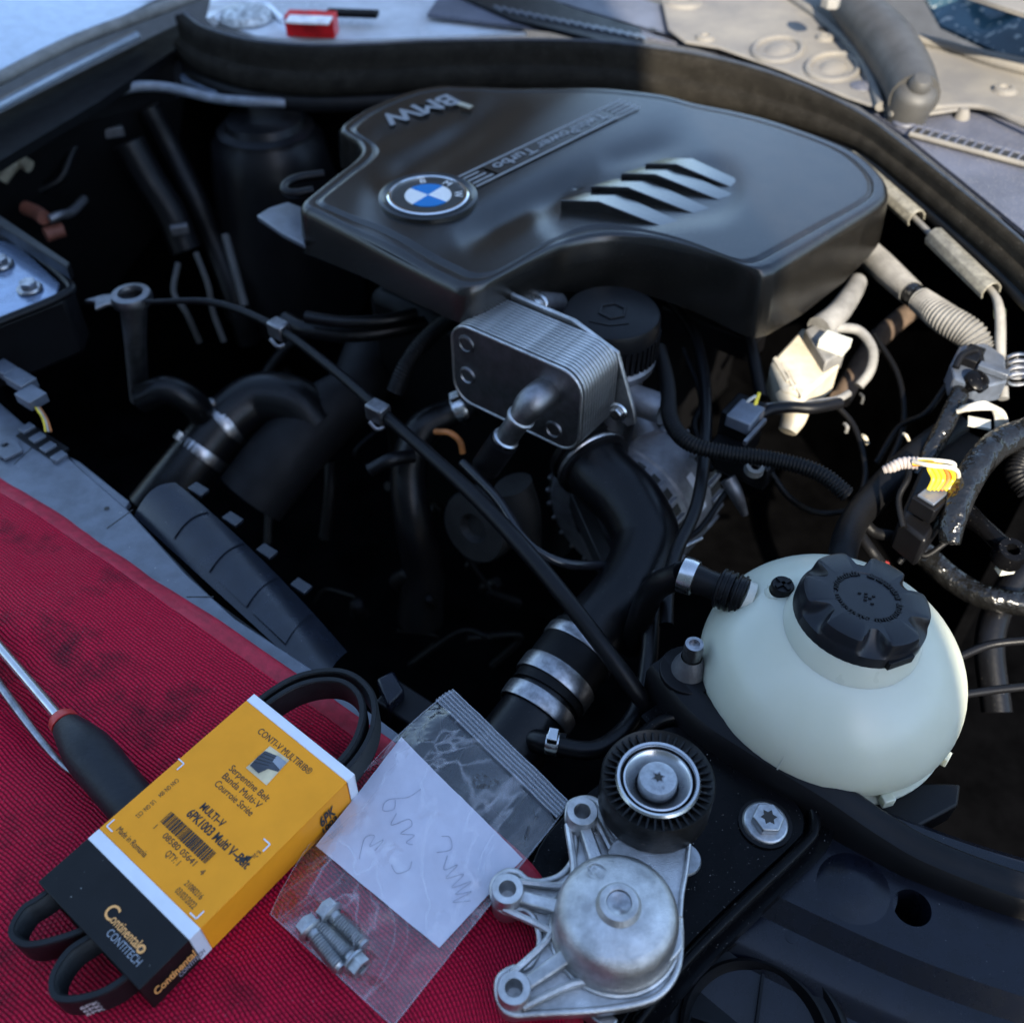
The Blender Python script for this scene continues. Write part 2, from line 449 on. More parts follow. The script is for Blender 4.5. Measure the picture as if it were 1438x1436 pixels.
bn = thing('blocker', 'added dark barn standing well behind the car', 'blocker', (-.7, 7, -.8))
part('wall', box((-.6, 7, 1.6), (.95, 0, 0), (0, 1.5, 0), (0, 0, 2.4)), BLOCKERM, bn)
part('roof', prism([(-1.65, 5.3, 4.0), (.45, 5.3, 4.0), (.45, 7, 5.2), (-1.65, 7, 5.2)], (0, 0, .1)), BLOCKERM, bn)
def horizon_ring():  # unseen ring added to keep the pale low sky out of reflections
    v, f = [], []
    N_ = 96
    for i in range(N_):
        t = 2 * math.pi * i / N_; r = 40
        k = 5.6 + 1.6 * noise.noise(V((math.cos(t) * 3, math.sin(t) * 3, 0))) + .9 * noise.noise(V((math.cos(t) * 14, math.sin(t) * 14, 3)))
        for rr_, h in ((r - 4, -.9), (r, k * .55), (r + 6, k), (r + 16, -.9)): v.append(V((math.cos(t) * rr_, math.sin(t) * rr_, h)))
    for i in range(N_):
        for j in range(3): f.append((i * 4 + j, ((i + 1) % N_) * 4 + j, ((i + 1) % N_) * 4 + j + 1, i * 4 + j + 1))
    struct('horizon_ring', (v, f), mat('horizon_ring_dark', (.035, .045, .022), .95, ns=3, spec=.1))
horizon_ring()
# dark shell of the engine bay
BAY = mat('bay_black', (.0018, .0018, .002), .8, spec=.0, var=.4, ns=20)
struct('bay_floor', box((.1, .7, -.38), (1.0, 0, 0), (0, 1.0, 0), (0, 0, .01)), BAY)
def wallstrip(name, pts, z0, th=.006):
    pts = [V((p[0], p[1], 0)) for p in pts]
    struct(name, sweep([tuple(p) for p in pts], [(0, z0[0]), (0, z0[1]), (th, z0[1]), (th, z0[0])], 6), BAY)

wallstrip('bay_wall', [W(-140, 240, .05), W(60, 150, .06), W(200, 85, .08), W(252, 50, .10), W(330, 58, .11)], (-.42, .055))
# ------------------------------------------------------------------ engine cover
ZC = .12
OUT = [(424, 285), (438, 272), (470, 246), (495, 227), (507, 212), (503, 199), (489, 190), (478, 181), (487, 170), (520, 150), (570, 130), (612, 121),
       (640, 121), (700, 123), (780, 125), (860, 130), (950, 141), (1050, 160), (1130, 184), (1200, 213), (1236, 243), (1246, 264), (1237, 284), (1180, 320),
       (1104, 366), (1082, 377), (1058, 378), (1000, 357), (950, 342), (900, 331), (850, 328), (805, 336), (770, 352), (700, 390), (674, 401), (648, 402),
       (620, 390), (560, 360), (500, 328), (440, 298), (428, 293)]
def cover():
    o = thing('engine_cover', 'large matt black engine cover with round blue and white roundel and four gills', 'engine cover', W(800, 260, ZC - .05))
    pw = [W(x, y, ZC) for x, y in cr(OUT, 10, True)]
    n = len(pw); c = W(810, 262, ZC)
    pc = [PX(p) for p in pw]
    def h(p, dist):
        x, y = PX(p)
        z = 0
        # fine groove that runs inside the rim
        z -= .0012 * math.exp(-((dist - .0140) / .0007) ** 2)
        z += .0012 * ss(.0165, .0190, dist)
        # valley on the left of the roundel
        for a, b, wd, am in (((545, 262), (720, 150), 26, -.0065), ((655, 338), (850, 232), 20, -.005), ((850, 232), (960, 205), 16, -.002), ((520, 205), (640, 150), 16, -.003)):
            d, t = seg_d(x, y, a, b)
            tt = max(0, min(1, t)); e = ss(-.15, .2, t) * (1 - ss(.5, 1.15, t)) if a != (520, 205) else ss(-.1, .2, t)
            z += am * math.exp(-(d / wd) ** 2) * e
        d, t = seg_d(x, y, (575, 300), (900, 140))
        z += .004 * math.exp(-(d / 60) ** 4)
        # flat shelf that carries the gills
        d, t = seg_d(x, y, (800, 300), (1000, 270))
        z -= .0035 * math.exp(-(d / 42) ** 4)
        return z
    DS = [0, .0006, .0015, .003, .005, .0075, .010, .012, .0130, .0136, .0140, .0144, .0150, .016, .0170, .0178, .0186, .020, .022, .025, .028, .032]
    NS = 44
    v, f = [], []
    for lv in range(len(DS) + NS):
        for p in pw:
            L0 = (p - c).length
            if lv < len(DS): dist = DS[lv]
            else: dist = .032 + (L0 - .033) * (lv - len(DS) + 1) / NS
            q = c + (p - c) * (1 - dist / L0)
            b = -.0035 * (1 - min(1, dist / .005)) ** 2
            v.append(q + Z * (h(q, dist) + b + .001))
    SS = range(len(DS) + NS)
    v.append(c + Z * h(c, .2)); top = len(v) - 1
    for i in range(len(SS) - 1):
        for j in range(n): f.append((i * n + j, i * n + (j + 1) % n, (i + 1) * n + (j + 1) % n, (i + 1) * n + j))
    k = (len(SS) - 1) * n
    for j in range(n): f.append((k + j, k + (j + 1) % n, top))
    part('top_panel', (v, f), COVER, o, ang=60)
    # skirt
    def sk(x):
        T = [(420, .046), (520, .036), (640, .031), (720, .036), (800, .048), (1000, .060), (1140, .068), (1200, .062), (1250, .045)]
        for (a, p), (b, q) in zip(T, T[1:]):
            if x <= b: return p + (q - p) * max(0, (x - a) / (b - a))
        return T[-1][1]
    v, f = [], []
    for lv in range(5):
        for p, (x, y) in zip(pw, pc):
            dr = (p - c).normalized()
            q = p + dr * (0, .0015, .0024, .004, .0055)[lv] + Z * (-.0025, -.0045, -.008, -.5 * sk(x), -sk(x))[lv]
            v.append(q)
    for i in range(4):
        for j in range(n): f.append((i * n + j, i * n + (j + 1) % n, (i + 1) * n + (j + 1) % n, (i + 1) * n + j))
    part('skirt', (v, f), COVER, o, ang=60)
    # roundel
    e = W(602, 288, ZC); nz = Z
    bz = ZC + .0088
    r0 = .0375
    part('bezel', lathe([(r0 + .007, -.005), (r0 + .0065, .0005), (r0 + .004, .0015), (r0 - .001, -.002), (r0 - .001, -.006)], V((e.x, e.y, bz)), (0, 0, 1), 72), COVER, o)
    part('chrome_ring', lathe([(r0 - .001, -.003), (r0 - .001, .0012), (r0 - .0025, .0022), (r0 - .0045, .0018), (r0 - .0050, -.001)], V((e.x, e.y, bz)), (0, 0, 1), 72), CHROME, o)
    part('ring', lathe([(r0 - .004, 0), (.0215, .0006), (.0214, .0002), (0, .0002)], V((e.x, e.y, bz)), (0, 0, 1), 72), INK, o)
    for k in range(4):
        a0 = math.atan2(RR.y, RR.x) + k * math.pi / 2
        pts = [(0, 0)] + [(.0208 * math.cos(a0 + math.pi / 2 * i / 14), .0208 * math.sin(a0 + math.pi / 2 * i / 14)) for i in range(15)]
        part('quadrant', plate(pts, [], .0002, .0010, V((e.x, e.y, bz))), BLUEQ if k % 2 == 0 else WHQ, o, label='blue quadrant' if k % 2 == 0 else 'white quadrant')
    for ch, a in (('B', 50), ('M', 0), ('W', -50)):
        up = Matrix.Rotation(R_(a), 3, 'Z') @ RR
        rt = up.cross(Z)
        text('letter', ch, WHQ, o, V((e.x, e.y, bz + .0007)) + up * .0235, rt, up, height=.0075, center=True, bold=.01)
    # stripes and script of the long badge
    A = W(668, 250, ZC + .0074); B = W(884, 146, ZC + .0074); L = (B - A).length; d = (B - A) / L; q = Z.cross(d)  # q to the upper left
    def bar(x0, x1, y, wd=.0022):
        return prism([A + d * x0 + q * (y - wd / 2), A + d * x1 + q * (y - wd / 2), A + d * x1 + q * (y + wd / 2), A + d * x0 + q * (y + wd / 2)], Z * .0006)
    part('stripe', bar(-.022, L, .0125), STRIPE, o); part('stripe', bar(-.012, L, -.0125), STRIPE, o)
    for i in range(3):
        y = .0065 - .0065 * i
        part('stripe', bar(-.018 + .004 * i, .010 + .003 * i, y), STRIPE, o)
        part('stripe', bar(L - .03, L, y), STRIPE, o)
    part('script_bar', prism([A + d * .02 - q * .011, A + d * (L - .032) - q * .011, A + d * (L - .032) + q * .011, A + d * .02 + q * .011], Z * .0003), COVER, o)
    text('lettering', 'TwinPower Turbo', STRIPE, o, A + d * (L - .04) + q * .0062 + Z * .0007, -d, -q, width=L - .066, height=.0125, bold=.02)
    # badge lettering on the far lobe
    a = W(628, 133, ZC + .002); b = W(528, 165, ZC + .002); d = (b - a).normalized()
    text('lettering', 'BMW', STRIPE, o, a + (Z.cross(d)) * .0 , d, Z.cross(d), width=(b - a).length, height=.026, bold=.03)
    # small plate with yellowed print
    a = W(653, 148, ZC + .004)
    part('sticker', box(a, U * .008, RR * .0035, Z * .0005), mat('old_sticker', (.35, .33, .25), .5), o)
    # gills
    for k, (x, y, s) in enumerate(((787, 291, 1), (829, 271, .97), (871, 253, .92), (905, 239, .82))):
        g = [(0, 0), (34 * s, -17 * s), (82 * s, -13 * s), (52 * s, 5 * s)]
        P = [W(x + a, y + b, ZC) for a, b in g]
        T = W(x + 175 * s, y + 22 * s, ZC - .001); T2 = W(x + 150 * s, y + 30 * s, ZC - .001)
        hh = (.0068, .0024, .0042, .0090)
        tp = [p + Z * q for p, q in zip(P, hh)]
        bt = [p - Z * .005 for p in P]
        v = tp + bt + [T, T2, T - Z * .006, T2 - Z * .006]
        f = [(0, 1, 2, 3), (3, 2, 8, 9), (0, 3, 7, 4), (3, 9, 11, 7), (1, 0, 4, 5), (2, 1, 5, 6), (8, 2, 6, 10), (9, 8, 10, 11)]
        part('gill', (v, f), GILL, o, bev=.0008, ang=20)
    # mounting tabs on the left
    t = [W(x, y, ZC - .03) for x, y in ((360, 302), (378, 291), (404, 283), (428, 292), (428, 343), (395, 326))]
    part('mounting_tab', prism(t, Z * -.006), BLUEP, o, bev=.0015)
    part('clip', tube([W(*p, ZC - .012) for p in ((455, 245), (420, 250), (403, 258), (400, 268), (415, 272), (440, 268))], .0045, 10), BLK, o)
cover()

# ------------------------------------------------------------------ oil cooler on the filter housing
def bolt_head(name, c, ax, r, parent, m=ZINC, star=True, hexa=True, flange=1.0):
    """flanged hexagon head with a star recess"""
    c = V(c); a, b, n = frame(ax)
    fl = lathe([(0, 0), (r * flange, 0), (r * flange, .12 * r), (r * .9 * flange, .28 * r), (0, .3 * r)], c, n, 28)
    hx = plate(circ(0, 0, r * .68, 6), [], .28 * r, .72 * r, c, a, b) if hexa else lathe([(r * .62, .28 * r), (r * .62, .8 * r), (r * .55, .9 * r), (0, .9 * r)], c, n, 28)
    o = part(name, J(fl, hx), m, parent, bev=r * .05)
    if star:
        s = [(r * (.36 if i % 2 == 0 else .22) * math.cos(math.pi * i / 6), r * (.36 if i % 2 == 0 else .22) * math.sin(math.pi * i / 6)) for i in range(12)]
        q = plate(s, [], .6 * r, (.735 if hexa else .915) * r, c, a, b)
        so_ = bpy.data.objects.new('star_recess', mk('star_recess', q, INK, wloc(o))); COL.objects.link(so_); so_.parent = o
    return o
def cooler():
    c = D(724, 543, .80)
    wx, hz, T = .0655, .040, .052
    o = thing('oil_cooler', 'silver stacked plate oil cooler with a bent pipe on its face', 'oil cooler', c - Z * hz)
    def rr(hx, hy, r, n=8):
        L = []
        for cx, cy, a in ((hx - r, hy - r, 0), (-hx + r, hy - r, 90), (-hx + r, -hy + r, 180), (hx - r, -hy + r, 270)):
            L += [(cx + r * math.cos(R_(a + 90 * i / n)), cy + r * math.sin(R_(a + 90 * i / n))) for i in range(n + 1)]
        return L
    # face panel looks towards the front of the car: frame e1=U, e2=Z, normal = U x Z = -R
    part('face_panel', plate(rr(wx - .0015, hz - .0015, .019), [], -.002, .0015, c, U, Z), ALUD, o, bev=.0012)
    rim = [c + U * x + Z * y - RR * .0012 for x, y in rr(wx - .0012, hz - .0012, .019)]
    part('rim', tube(rim, .0014, 8, 1, closed=True), ALU, o)
    base = None
    for k in range(13):
        t0 = .002 + k * .0037
        q = part('plate', plate(rr(wx, hz, .02), [], -t0 - .0026, -t0, c, U, Z), ALU, o, bev=.0008) if base is None else base.copy()
        if base is None: base = q
        else: COL.objects.link(q); q.parent = o; q.location = RR * (k * .0037)
    part('core', plate(rr(wx - .0012, hz - .0012, .019), [], -T + .004, -.002, c, U, Z), STEELD, o)
    part('mounting_flange', plate([(-.05, .045), (-.040, .0435), (.02, .043), (.062, .030), (.083, -.022), (.085, -.032), (.078, -.038), (.06, -.03), (-.06, -.03), (-.066, .03)], [], -T - .004, -T, c, U, Z), ALU, o, bev=.001)
    for x, y in ((-.049, .022), (-.049, -.010), (.040, -.024)):
        p = c + U * x + Z * y
        part('dimple', lathe([(.0085, .0012), (.0078, .0032), (.0064, .0036), (.0056, .0022), (0, .0022)], p, -RR, 28), ALUD, o)
    # bent pipe
    s = c + U * .031 + Z * .008
    P = [s + RR * .01, s - RR * .012 + Z * .003, s - RR * .020 - U * .003 - Z * .002, s - RR * .026 - U * .007 - Z * .012, s - RR * .031 - U * .018 - Z * .036]
    part('elbow_pipe', tube(P, [.0132, .0132, .0128, .0100, .0094], 24), ALUD, o)
    part('pipe_bead', lathe([(.0100, -.002), (.0118, -.001), (.0118, .001), (.0100, .002)], P[3] * .92 + P[2] * .08, P[4] - P[3], 28), ALU, o)
    part('pipe_lip', lathe([(.0092, -.003), (.0112, -.002), (.0112, .001), (.0085, .002), (0, .001)], P[4], P[4] - P[3], 28), STEEL, o)
    part('coupling', tube([P[4] + (P[4] - P[3]) * .1, P[4] + (P[4] - P[3]) * 1.4], .0125, 20, 1), BLK, o)
    for px, py, ax in ((869, 578, -RR), (687, 432, -RR)):
        bolt_head('bolt', W(px, py, c.z - .012) if px > 800 else D(px, py, .835), ax, .0085, o, STEEL)
    return o
cooler()
def filt():
    zt = .088
    c = W(860, 438, zt)
    o = thing('oil_filter_housing', 'black screw cap on a grey oil filter neck beside the oil cooler', 'oil filter', c - Z * .09)
    r = .041
    prof = [(r * .93, -.040), (r * .97, -.028), (r, -.022), (r, -.004), (r * .96, 0), (r * .9, .001), (0, .0008)]
    part('cap', lathe(prof, c, (0, 0, 1), 64), BLK, o)
    a, b, n_ = frame(Z)
    rb = [box(c + (a * math.cos(t) + b * math.sin(t)) * (r * 1.0) - Z * .026, (a * math.cos(t) + b * math.sin(t)) * .0012, (-a * math.sin(t) + b * math.cos(t)) * .0016, Z * .011) for t in [2 * math.pi * i / 48 for i in range(48)]]
    part('grip_rib', J(*rb), BLK, o, kind='stuff')
    part('cap_hexagon', plate(circ(0, 0, .013, 6, .3), [circ(0, 0, .010, 6, .3)], 0, .0022, V((c.x, c.y, zt))), BLK, o, bev=.0005)
    part('raised_mark', plate([(-.02, -.016), (-.004, -.022), (.012, -.019), (.012, -.0178), (-.004, -.0208), (-.02, -.0148)], [], 0, .0018, V((c.x, c.y, zt))), BLK, o)
    part('neck', lathe([(.031, -.095), (.032, -.06), (.040, -.05), (.041, -.043), (.037, -.038), (.034, -.036)], c, (0, 0, 1), 48), CAST, o)
    part('housing_arm', tube([c - Z * .075, c - Z * .085 + U * .02 - RR * .03, c - Z * .10 + U * .03 - RR * .05], [.03, .026, .022], 20), BLK, o)
    q = W(755, 430, .075)
    part('boss', lathe([(.013, -.03), (.0125, 0), (.0, .0005)], q, -RR + Z * .5, 24), CAST, o)
    bolt_head('bolt', q, -RR + Z * .5, .0115, o, STEEL, hexa=False)
    q = W(700, 420, .07)
    part('fitting', tube([q - U * .03, q + U * .03], .011, 16, 1), CAST, o)
    part('fitting_nut', lathe([(.011, -.006), (.013, -.005), (.013, .004), (.009, .006), (.006, .012), (0, .013)], W(683, 432, .07), -U + Z * .2, 20), STEEL, o)
filt()

# ------------------------------------------------------------------ alternator
def alternator():
    c = D(888, 700, .915); r = .069
    o = thing('alternator', 'grey finned alternator with a white barcode strip behind the thick hose', 'alternator', c - Z * r)
    part('shell', lathe([(r * .55, -.045), (r * .9, -.042), (r, -.034), (r, -.014), (r * 1.03, -.012), (r * 1.03, .02), (r, .022), (r, .042), (r * .9, .05), (r * .5, .052)], c, RR, 64), ALT, o)
    a, b, n_ = frame(RR)
    first = None
    for k in range(26):
        t = 2 * math.pi * k / 26; rd = a * math.cos(t) + b * math.sin(t); tg = -a * math.sin(t) + b * math.cos(t)
        for z0, hw in ((-.029, .008), (.034, .008)):
            part('vent_slot', box(c + rd * (r * .985) + RR * z0, rd * .0016, tg * .0042, RR * hw), INK, o)
            part('fin', box(c + (a * math.cos(t + .12) + b * math.sin(t + .12)) * (r * 1.01) + RR * z0, (a * math.cos(t + .12) + b * math.sin(t + .12)) * .002, (-a * math.sin(t + .12) + b * math.cos(t + .12)) * .0016, RR * hw * 1.25), ALT, o, bev=.0006)
    # strip label lying on the shell, right upper side
    t0 = math.atan2((U * .86 + Z * .5).dot(b), (U * .86 + Z * .5).dot(a))
    def lab(u, v_):
        t = t0 - .30 + .52 * u
        return c + (a * math.cos(t) + b * math.sin(t)) * (r * 1.03 + .0006) + RR * (.002 + .009 * v_)
    part('barcode_strip', grid(lab, 16, 1), BOXW, o)
    for u0 in (.3, .36, .44, .5, .56, .62, .70):
        part('barcode_bar', grid(lambda u, v_: (lambda p: c + (p - c) * 1.008)(lab(u0 + .03 * u, .12 + .76 * v_)), 2, 1), ALT, o)
    part('bracket', tube([c + U * .0 + Z * r * .95 + RR * .01, c + Z * (r * 1.1) - U * .02 + RR * .02], [.016, .014], 16), ALT, o)
    q = D(905, 563, .83)
    part('lug', tube([q - U * .02 - Z * .004, q + U * .02], .013, 18, 1), ALT, o)
alternator()
# ------------------------------------------------------------------ hoses and cables
def hose(name, label, cat, pts, rpx, m, seg=16, rib=None, group=None, parent=None, n=8):
    """pts = (photo x, photo y, height); radius given in photo pixels at the mean distance"""
    P = [W(*p) for p in pts]
    d = sum(dep(p) for p in P) / len(P)
    rs = [a * d / F for a in rpx] if isinstance(rpx, (list, tuple)) else rpx * d / F
    t = tube(P, rs, seg, n, rib)
    if parent is not None: return part(name, t, m, parent)
    return solo(name, t, m, label, cat, group=group, ang=70)
def clamp(parent, p, ax, r, w, m=STEELD, name='clamp', screw=True):
    c = V(p)
    part(name, lathe([(r, -w), (r + .0012, -w), (r + .0016, -w * .8), (r + .0016, w * .8), (r + .0012, w), (r, w)], c, ax, 40), m, parent)
    if screw:
        a, b, n_ = frame(ax)
        part('clamp_ear', box(c + a * (r + .003), a * .003, b * .005, V(n_) * w * .8), m, parent, bev=.0008)
def big_hose():
    P = [W(*p) for p in ((822, 636, -.012), (846, 668, -.016), (885, 708, -.022), (908, 762, -.030), (884, 826, -.040), (838, 880, -.048), (795, 935, -.056), (755, 995, -.064), (712, 1058, -.074), (668, 1130, -.085))]
    o = thing('radiator_hose', 'thick black S-bent coolant hose with wide steel bands running down from the oil cooler', 'hose', P[-1])
    part('tube', tube(P[:6] + [P[6].lerp(P[7], .1)], [.029, .028, .028, .0275, .027, .0265, .026], 32), HOSE, o)
    part('lower_pipe', tube([P[6].lerp(P[7], -.05), P[7], P[8], P[9]], [.0255, .0258, .027, .027], 32), HOSE, o)
    part('coupling_cuff', tube([P[5].lerp(P[6], .35), P[6], P[6].lerp(P[7], .75)], [.0285, .0287, .0285], 32), RUB, o)
    for (i, t, r, w) in ((6, -.42, .0285, .0048), (6, .40, .0292, .0068), (7, .0, .0278, .0062)):
        p = P[i].lerp(P[i + 1], t) if t >= 0 else P[i - 1].lerp(P[i], 1 + t)
        clamp(o, p, P[min(i + 1, 9)] - P[i - 1], r, w, STEELD)
    ax = P[1] - P[0]
    part('collar', lathe([(.029, -.010), (.033, -.009), (.033, -.003), (.0305, -.002), (.0305, .003), (.033, .004), (.033, .011), (.0285, .012)], P[0].lerp(P[1], .2), ax, 40), BLK, o)
    part('collar_ring', lathe([(.0331, .004), (.0340, .005), (.0340, .0065), (.0331, .0075)], P[0].lerp(P[1], .2), ax, 40), STEELD, o)
    # branch stub and small hose
    s = W(742, 1030, -.045)
    q = [W(735, 1035, -.06), W(765, 1043, -.05), W(795, 1047, -.048)]
    part('branch_stub', tube(q, .0085, 18), HOSE, o)
big_hose()
sh = thing('vent_hose', 'thin black hose leaving the clamped branch of the thick radiator hose', 'hose', W(790, 1046, -.046))
hose('tube', '', '', ((770, 1044, -.045), (830, 1053, -.045), (872, 1030, -.045), (900, 985, -.042), (912, 920, -.03), (916, 860, -.02), (925, 805, -.01)), 13, HOSE, parent=sh)
clamp(sh, W(776, 1044, -.045), W(800, 1050, -.045) - W(770, 1044, -.045), .0068, .0045, STEEL)
hose('vent_hose', 'thin black hose falling past the right of the alternator to the branch hose', 'hose', ((945, 425, .03), (975, 470, .03), (990, 540, .025), (990, 630, .02), (978, 710, .01), (950, 775, .0), (938, 830, .0), (936, 878, -.005)), 9, HOSE)
hose('ribbed_conduit', 'ribbed black conduit curving right from the filter cap across to the harness', 'conduit', ((925, 490, .04), (937, 540, .04), (942, 590, .04), (968, 622, .04), (1020, 636, .04), (1090, 646, .04), (1150, 664, .04), (1192, 696, .03)), 11, RUB, rib=(.0028, .0006), n=12)
# release cable across the bay
cb = thing('release_cable', 'long thin black cable stretched diagonally across the bay with small pale clips', 'cable', W(520, 560, .03))
P = [(205, 424, .035), (300, 425, .035), (385, 458, .035), (470, 520, .034), (560, 600, .032), (660, 690, .03), (740, 775, .025), (810, 860, .012), (878, 950, -.012), (925, 1015, -.05)]
hose('sheath', '', '', P, [4, 6, 7, 8, 9, 10.5, 11, 11, 11, 11], BLK, parent=cb)
for x, y in ((392, 462), (531, 578)):
    part('clip', box(W(x, y, .034), U * .009, RR * .007, Z * .008), ALUD, cb, bev=.002)
    part('clip_foot', tube([W(x - 12, y + 14, .028), W(x - 2, y + 24, .024), W(x + 8, y + 22, .024)], .002, 8), ALUD, cb)
hose('coolant_pipe', 'short glossy black pipe lying close beside the long diagonal cable', 'pipe', ((650, 650, .004), (700, 702, .004), (740, 762, .0), (790, 790, -.01), (850, 794, -.03)), 7, mat('gloss_pipe', (.01, .01, .012), .18))
# hose with bright clamp under the cooler, left
h2 = thing('water_hose', 'bent black hose with a bright end clamp left of the oil cooler', 'hose', W(590, 640, -.06))
hose('tube', '', '', ((668, 568, -.03), (630, 582, -.04), (592, 606, -.05), (574, 660, -.08), (580, 730, -.12), (594, 800, -.18), (590, 870, -.24)), [16, 21, 24, 25, 27, 30, 34], HOSE, parent=h2)
a, b = W(648, 574, -.035), W(630, 582, -.04)
clamp(h2, a, a - b, .0125, .006, STEEL)
hose('leak_off_pipe', 'short dark pipe end pointing left below the diagonal cable', 'pipe', ((520, 660, -.06), (548, 646, -.05), (580, 640, -.055)), 10, HOSE)
hose('orange_lead', 'short orange wire arc below the oil cooler', 'wire', ((612, 606, -.02), (632, 608, -.01), (646, 620, -.015), (650, 636, -.025)), 4.5, ORW)
# hoses below the cover edge at left
for i, (P, r) in enumerate(((((430, 445, .02), (480, 452, .02), (540, 450, .02), (585, 440, .02)), 9), (((400, 448, .0), (430, 462, .0), (490, 470, .0), (560, 462, .0), (640, 440, .0)), 11))):
    hose('fuel_line', ('upper', 'lower')[i] + ' of the two black lines running left under the front edge of the engine cover', 'pipe', P, r, HOSE, group='lines under the engine cover')
hose('ribbed_conduit', 'ribbed black conduit running down left from the top corner of the oil cooler', 'conduit', ((668, 440, .04), (630, 452, .035), (595, 480, .025), (570, 515, .01), (555, 550, -.01)), 12, RUB, rib=(.003, .0006), n=12)
hose('ribbed_conduit', 'short ribbed conduit hanging down below the right end of the engine cover', 'conduit', ((1043, 430, .03), (1052, 470, .028), (1062, 520, .022), (1070, 560, .015)), 8, RUB, rib=(.0026, .0005), n=12)
# ------------------------------------------------------------------ left side pipes
a1 = thing('intake_pipe', 'black intake pipe with two bright band clamps at the left of the bay', 'pipe', W(300, 640, -.12))
P = [(215, 720, -.16), (265, 658, -.13), (318, 592, -.10), (362, 562, -.09), (412, 566, -.09), (446, 600, -.11)]
hose('tube', '', '', P, [38, 38, 36, 38, 38, 38], HOSE, parent=a1, seg=28)
for i, t in ((1, .35), (2, -.05)):
    p = W(*P[i]).lerp(W(*P[i + 1]), t) if t >= 0 else W(*P[i - 1]).lerp(W(*P[i]), 1 + t)
    clamp(a1, p, W(*P[i + 1]) - W(*P[i]), .0262 if i == 1 else .0252, .006, STEELD)
hose('charge_pipe', 'fat dull grey-black pipe rising from the dark bay left of the diagonal cable', 'pipe', ((352, 700, -.16), (400, 640, -.13), (455, 585, -.11), (500, 550, -.10), (520, 500, -.09)), [50, 50, 46, 42, 40], mat('grey_rubber', (.007, .007, .008), .6, spec=.2), seg=28)
hose('drain_hose', 'black hose bowing over behind the dipstick tube at left', 'hose', ((198, 560, -.06), (235, 548, -.05), (275, 570, -.07), (300, 610, -.12)), 20, HOSE)
d1 = thing('dipstick_tube', 'grey ring topped tube standing in the left of the bay', 'dipstick tube', W(190, 560, -.08))
c = W(185, 418, .03)
part('ring', lathe([(.011, -.006), (.0185, -.005), (.0195, 0), (.018, .005), (.012, .006), (.011, .002)], c, (0, 0, 1), 36), ALUD, d1)
part('tube', tube([c - Z * .005, W(190, 480, -.02), W(196, 560, -.10)], [.013, .0105, .0095], 20), ALUD, d1)
part('lug', plate([(-.045, -.004), (-.03, .006), (-.012, .008), (-.012, -.008), (-.022, -.010), (-.030, -.018), (-.034, -.006)], [], -.004, .0, V((c.x, c.y, c.z))), ALUD, d1, bev=.001)
# battery tray
b1 = thing('relay_box', 'black relay box with a bolted blue-grey metal lid at the left edge', 'relay box', W(30, 440, -.05))
zl = .05
lid = [W(x, y, zl) for x, y in ((-60, 330), (8, 338), (28, 345), (84, 398), (80, 412), (0, 446), (-60, 470))]
part('lid', prism(lid, Z * -.003), mat('lid_paint', (.20, .27, .40), .24, .6, var=.12, coat=.8), b1, bev=.001)
part('rim', tube([W(x, y, zl + .002) for x, y in ((-60, 325), (8, 333), (34, 344), (96, 396), (86, 416), (0, 452), (-60, 478))], .0042, 10, 6), BLK, b1)
part('body', prism([W(x, y, zl - .004) for x, y in ((-60, 322), (10, 330), (38, 342), (100, 396), (90, 420), (0, 456), (-60, 482))], Z * -.06), BLK, b1, bev=.003)
part('cover_flap', prism([W(x, y, zl + .022) for x, y in ((-20, 290), (0, 302), (98, 368), (94, 376), (0, 316), (-20, 305))], Z * -.014), BLK, b1, bev=.001)
for x, y in ((2, 372), (42, 406)): bolt_head('bolt', W(x, y, zl + .001), (0, 0, 1), .0115, b1, STEELD, star=False)
# radiator connector group at the far left
r1 = thing('sensor_plug', 'small grey electrical plug with thin coloured wires clipped above the red cloth', 'plug', W(40, 565, .01))
for (x, y, a, b, z) in ((8, 520, .012, .007, .014), (30, 535, .015, .008, .016), (45, 558, .012, .009, .014)):
    part('housing', box(W(x, y, z), U * a * .9, RR * b, Z * .005), BLUEP, r1, bev=.001)
for i, m in enumerate((YELW, WHW, ORW)):
    part('wire', tube([W(50 + 3 * i, 572, .012), W(60 + 3 * i, 588, .010), W(64 + 4 * i, 606, .004)], .0008, 6), m, r1)
# shroud along the front
s1 = thing('radiator_shroud', 'blue-grey plastic radiator shroud strip bordering the red cloth', 'shroud', W(200, 760, -.02))
zs = -.015
part('top_strip', prism([W(x, y, zs) for x, y in ((-120, 440), (0, 566), (30, 592), (86, 634), (180, 716), (262, 806), (330, 868), (440, 940), (560, 1030), (540, 1060), (420, 970), (330, 905), (180, 800), (0, 680), (-120, 600))], Z * -.004), BLUEP, s1, bev=.001)
part('edge_step', prism([W(x, y, zs - .006) for x, y in ((95, 640), (112, 648), (182, 704), (176, 712), (264, 806), (250, 810), (170, 735))], Z * -.006), BLUEP, s1, bev=.0008)
part('side_wall', prism([W(x, y, zs - .004) for x, y in ((86, 636), (180, 718), (300, 842), (440, 945), (560, 1035), (556, 1040), (430, 955), (290, 850), (170, 725), (80, 642))], Z * -.05), BLK, s1)
for i in range(4):
    x, y = 38 + 15 * i, 602 + 13.2 * i
    part('clip', box(W(x, y, zs + .002), U * .0042, RR * .006, Z * .002), BLUEP, s1, bev=.0006)
part('clip_frame', plate([(-.026, -.009), (.026, -.009), (.026, .009), (-.026, .009)], [], -.001, .0015, W(60, 622, zs), U, RR), BLK, s1)
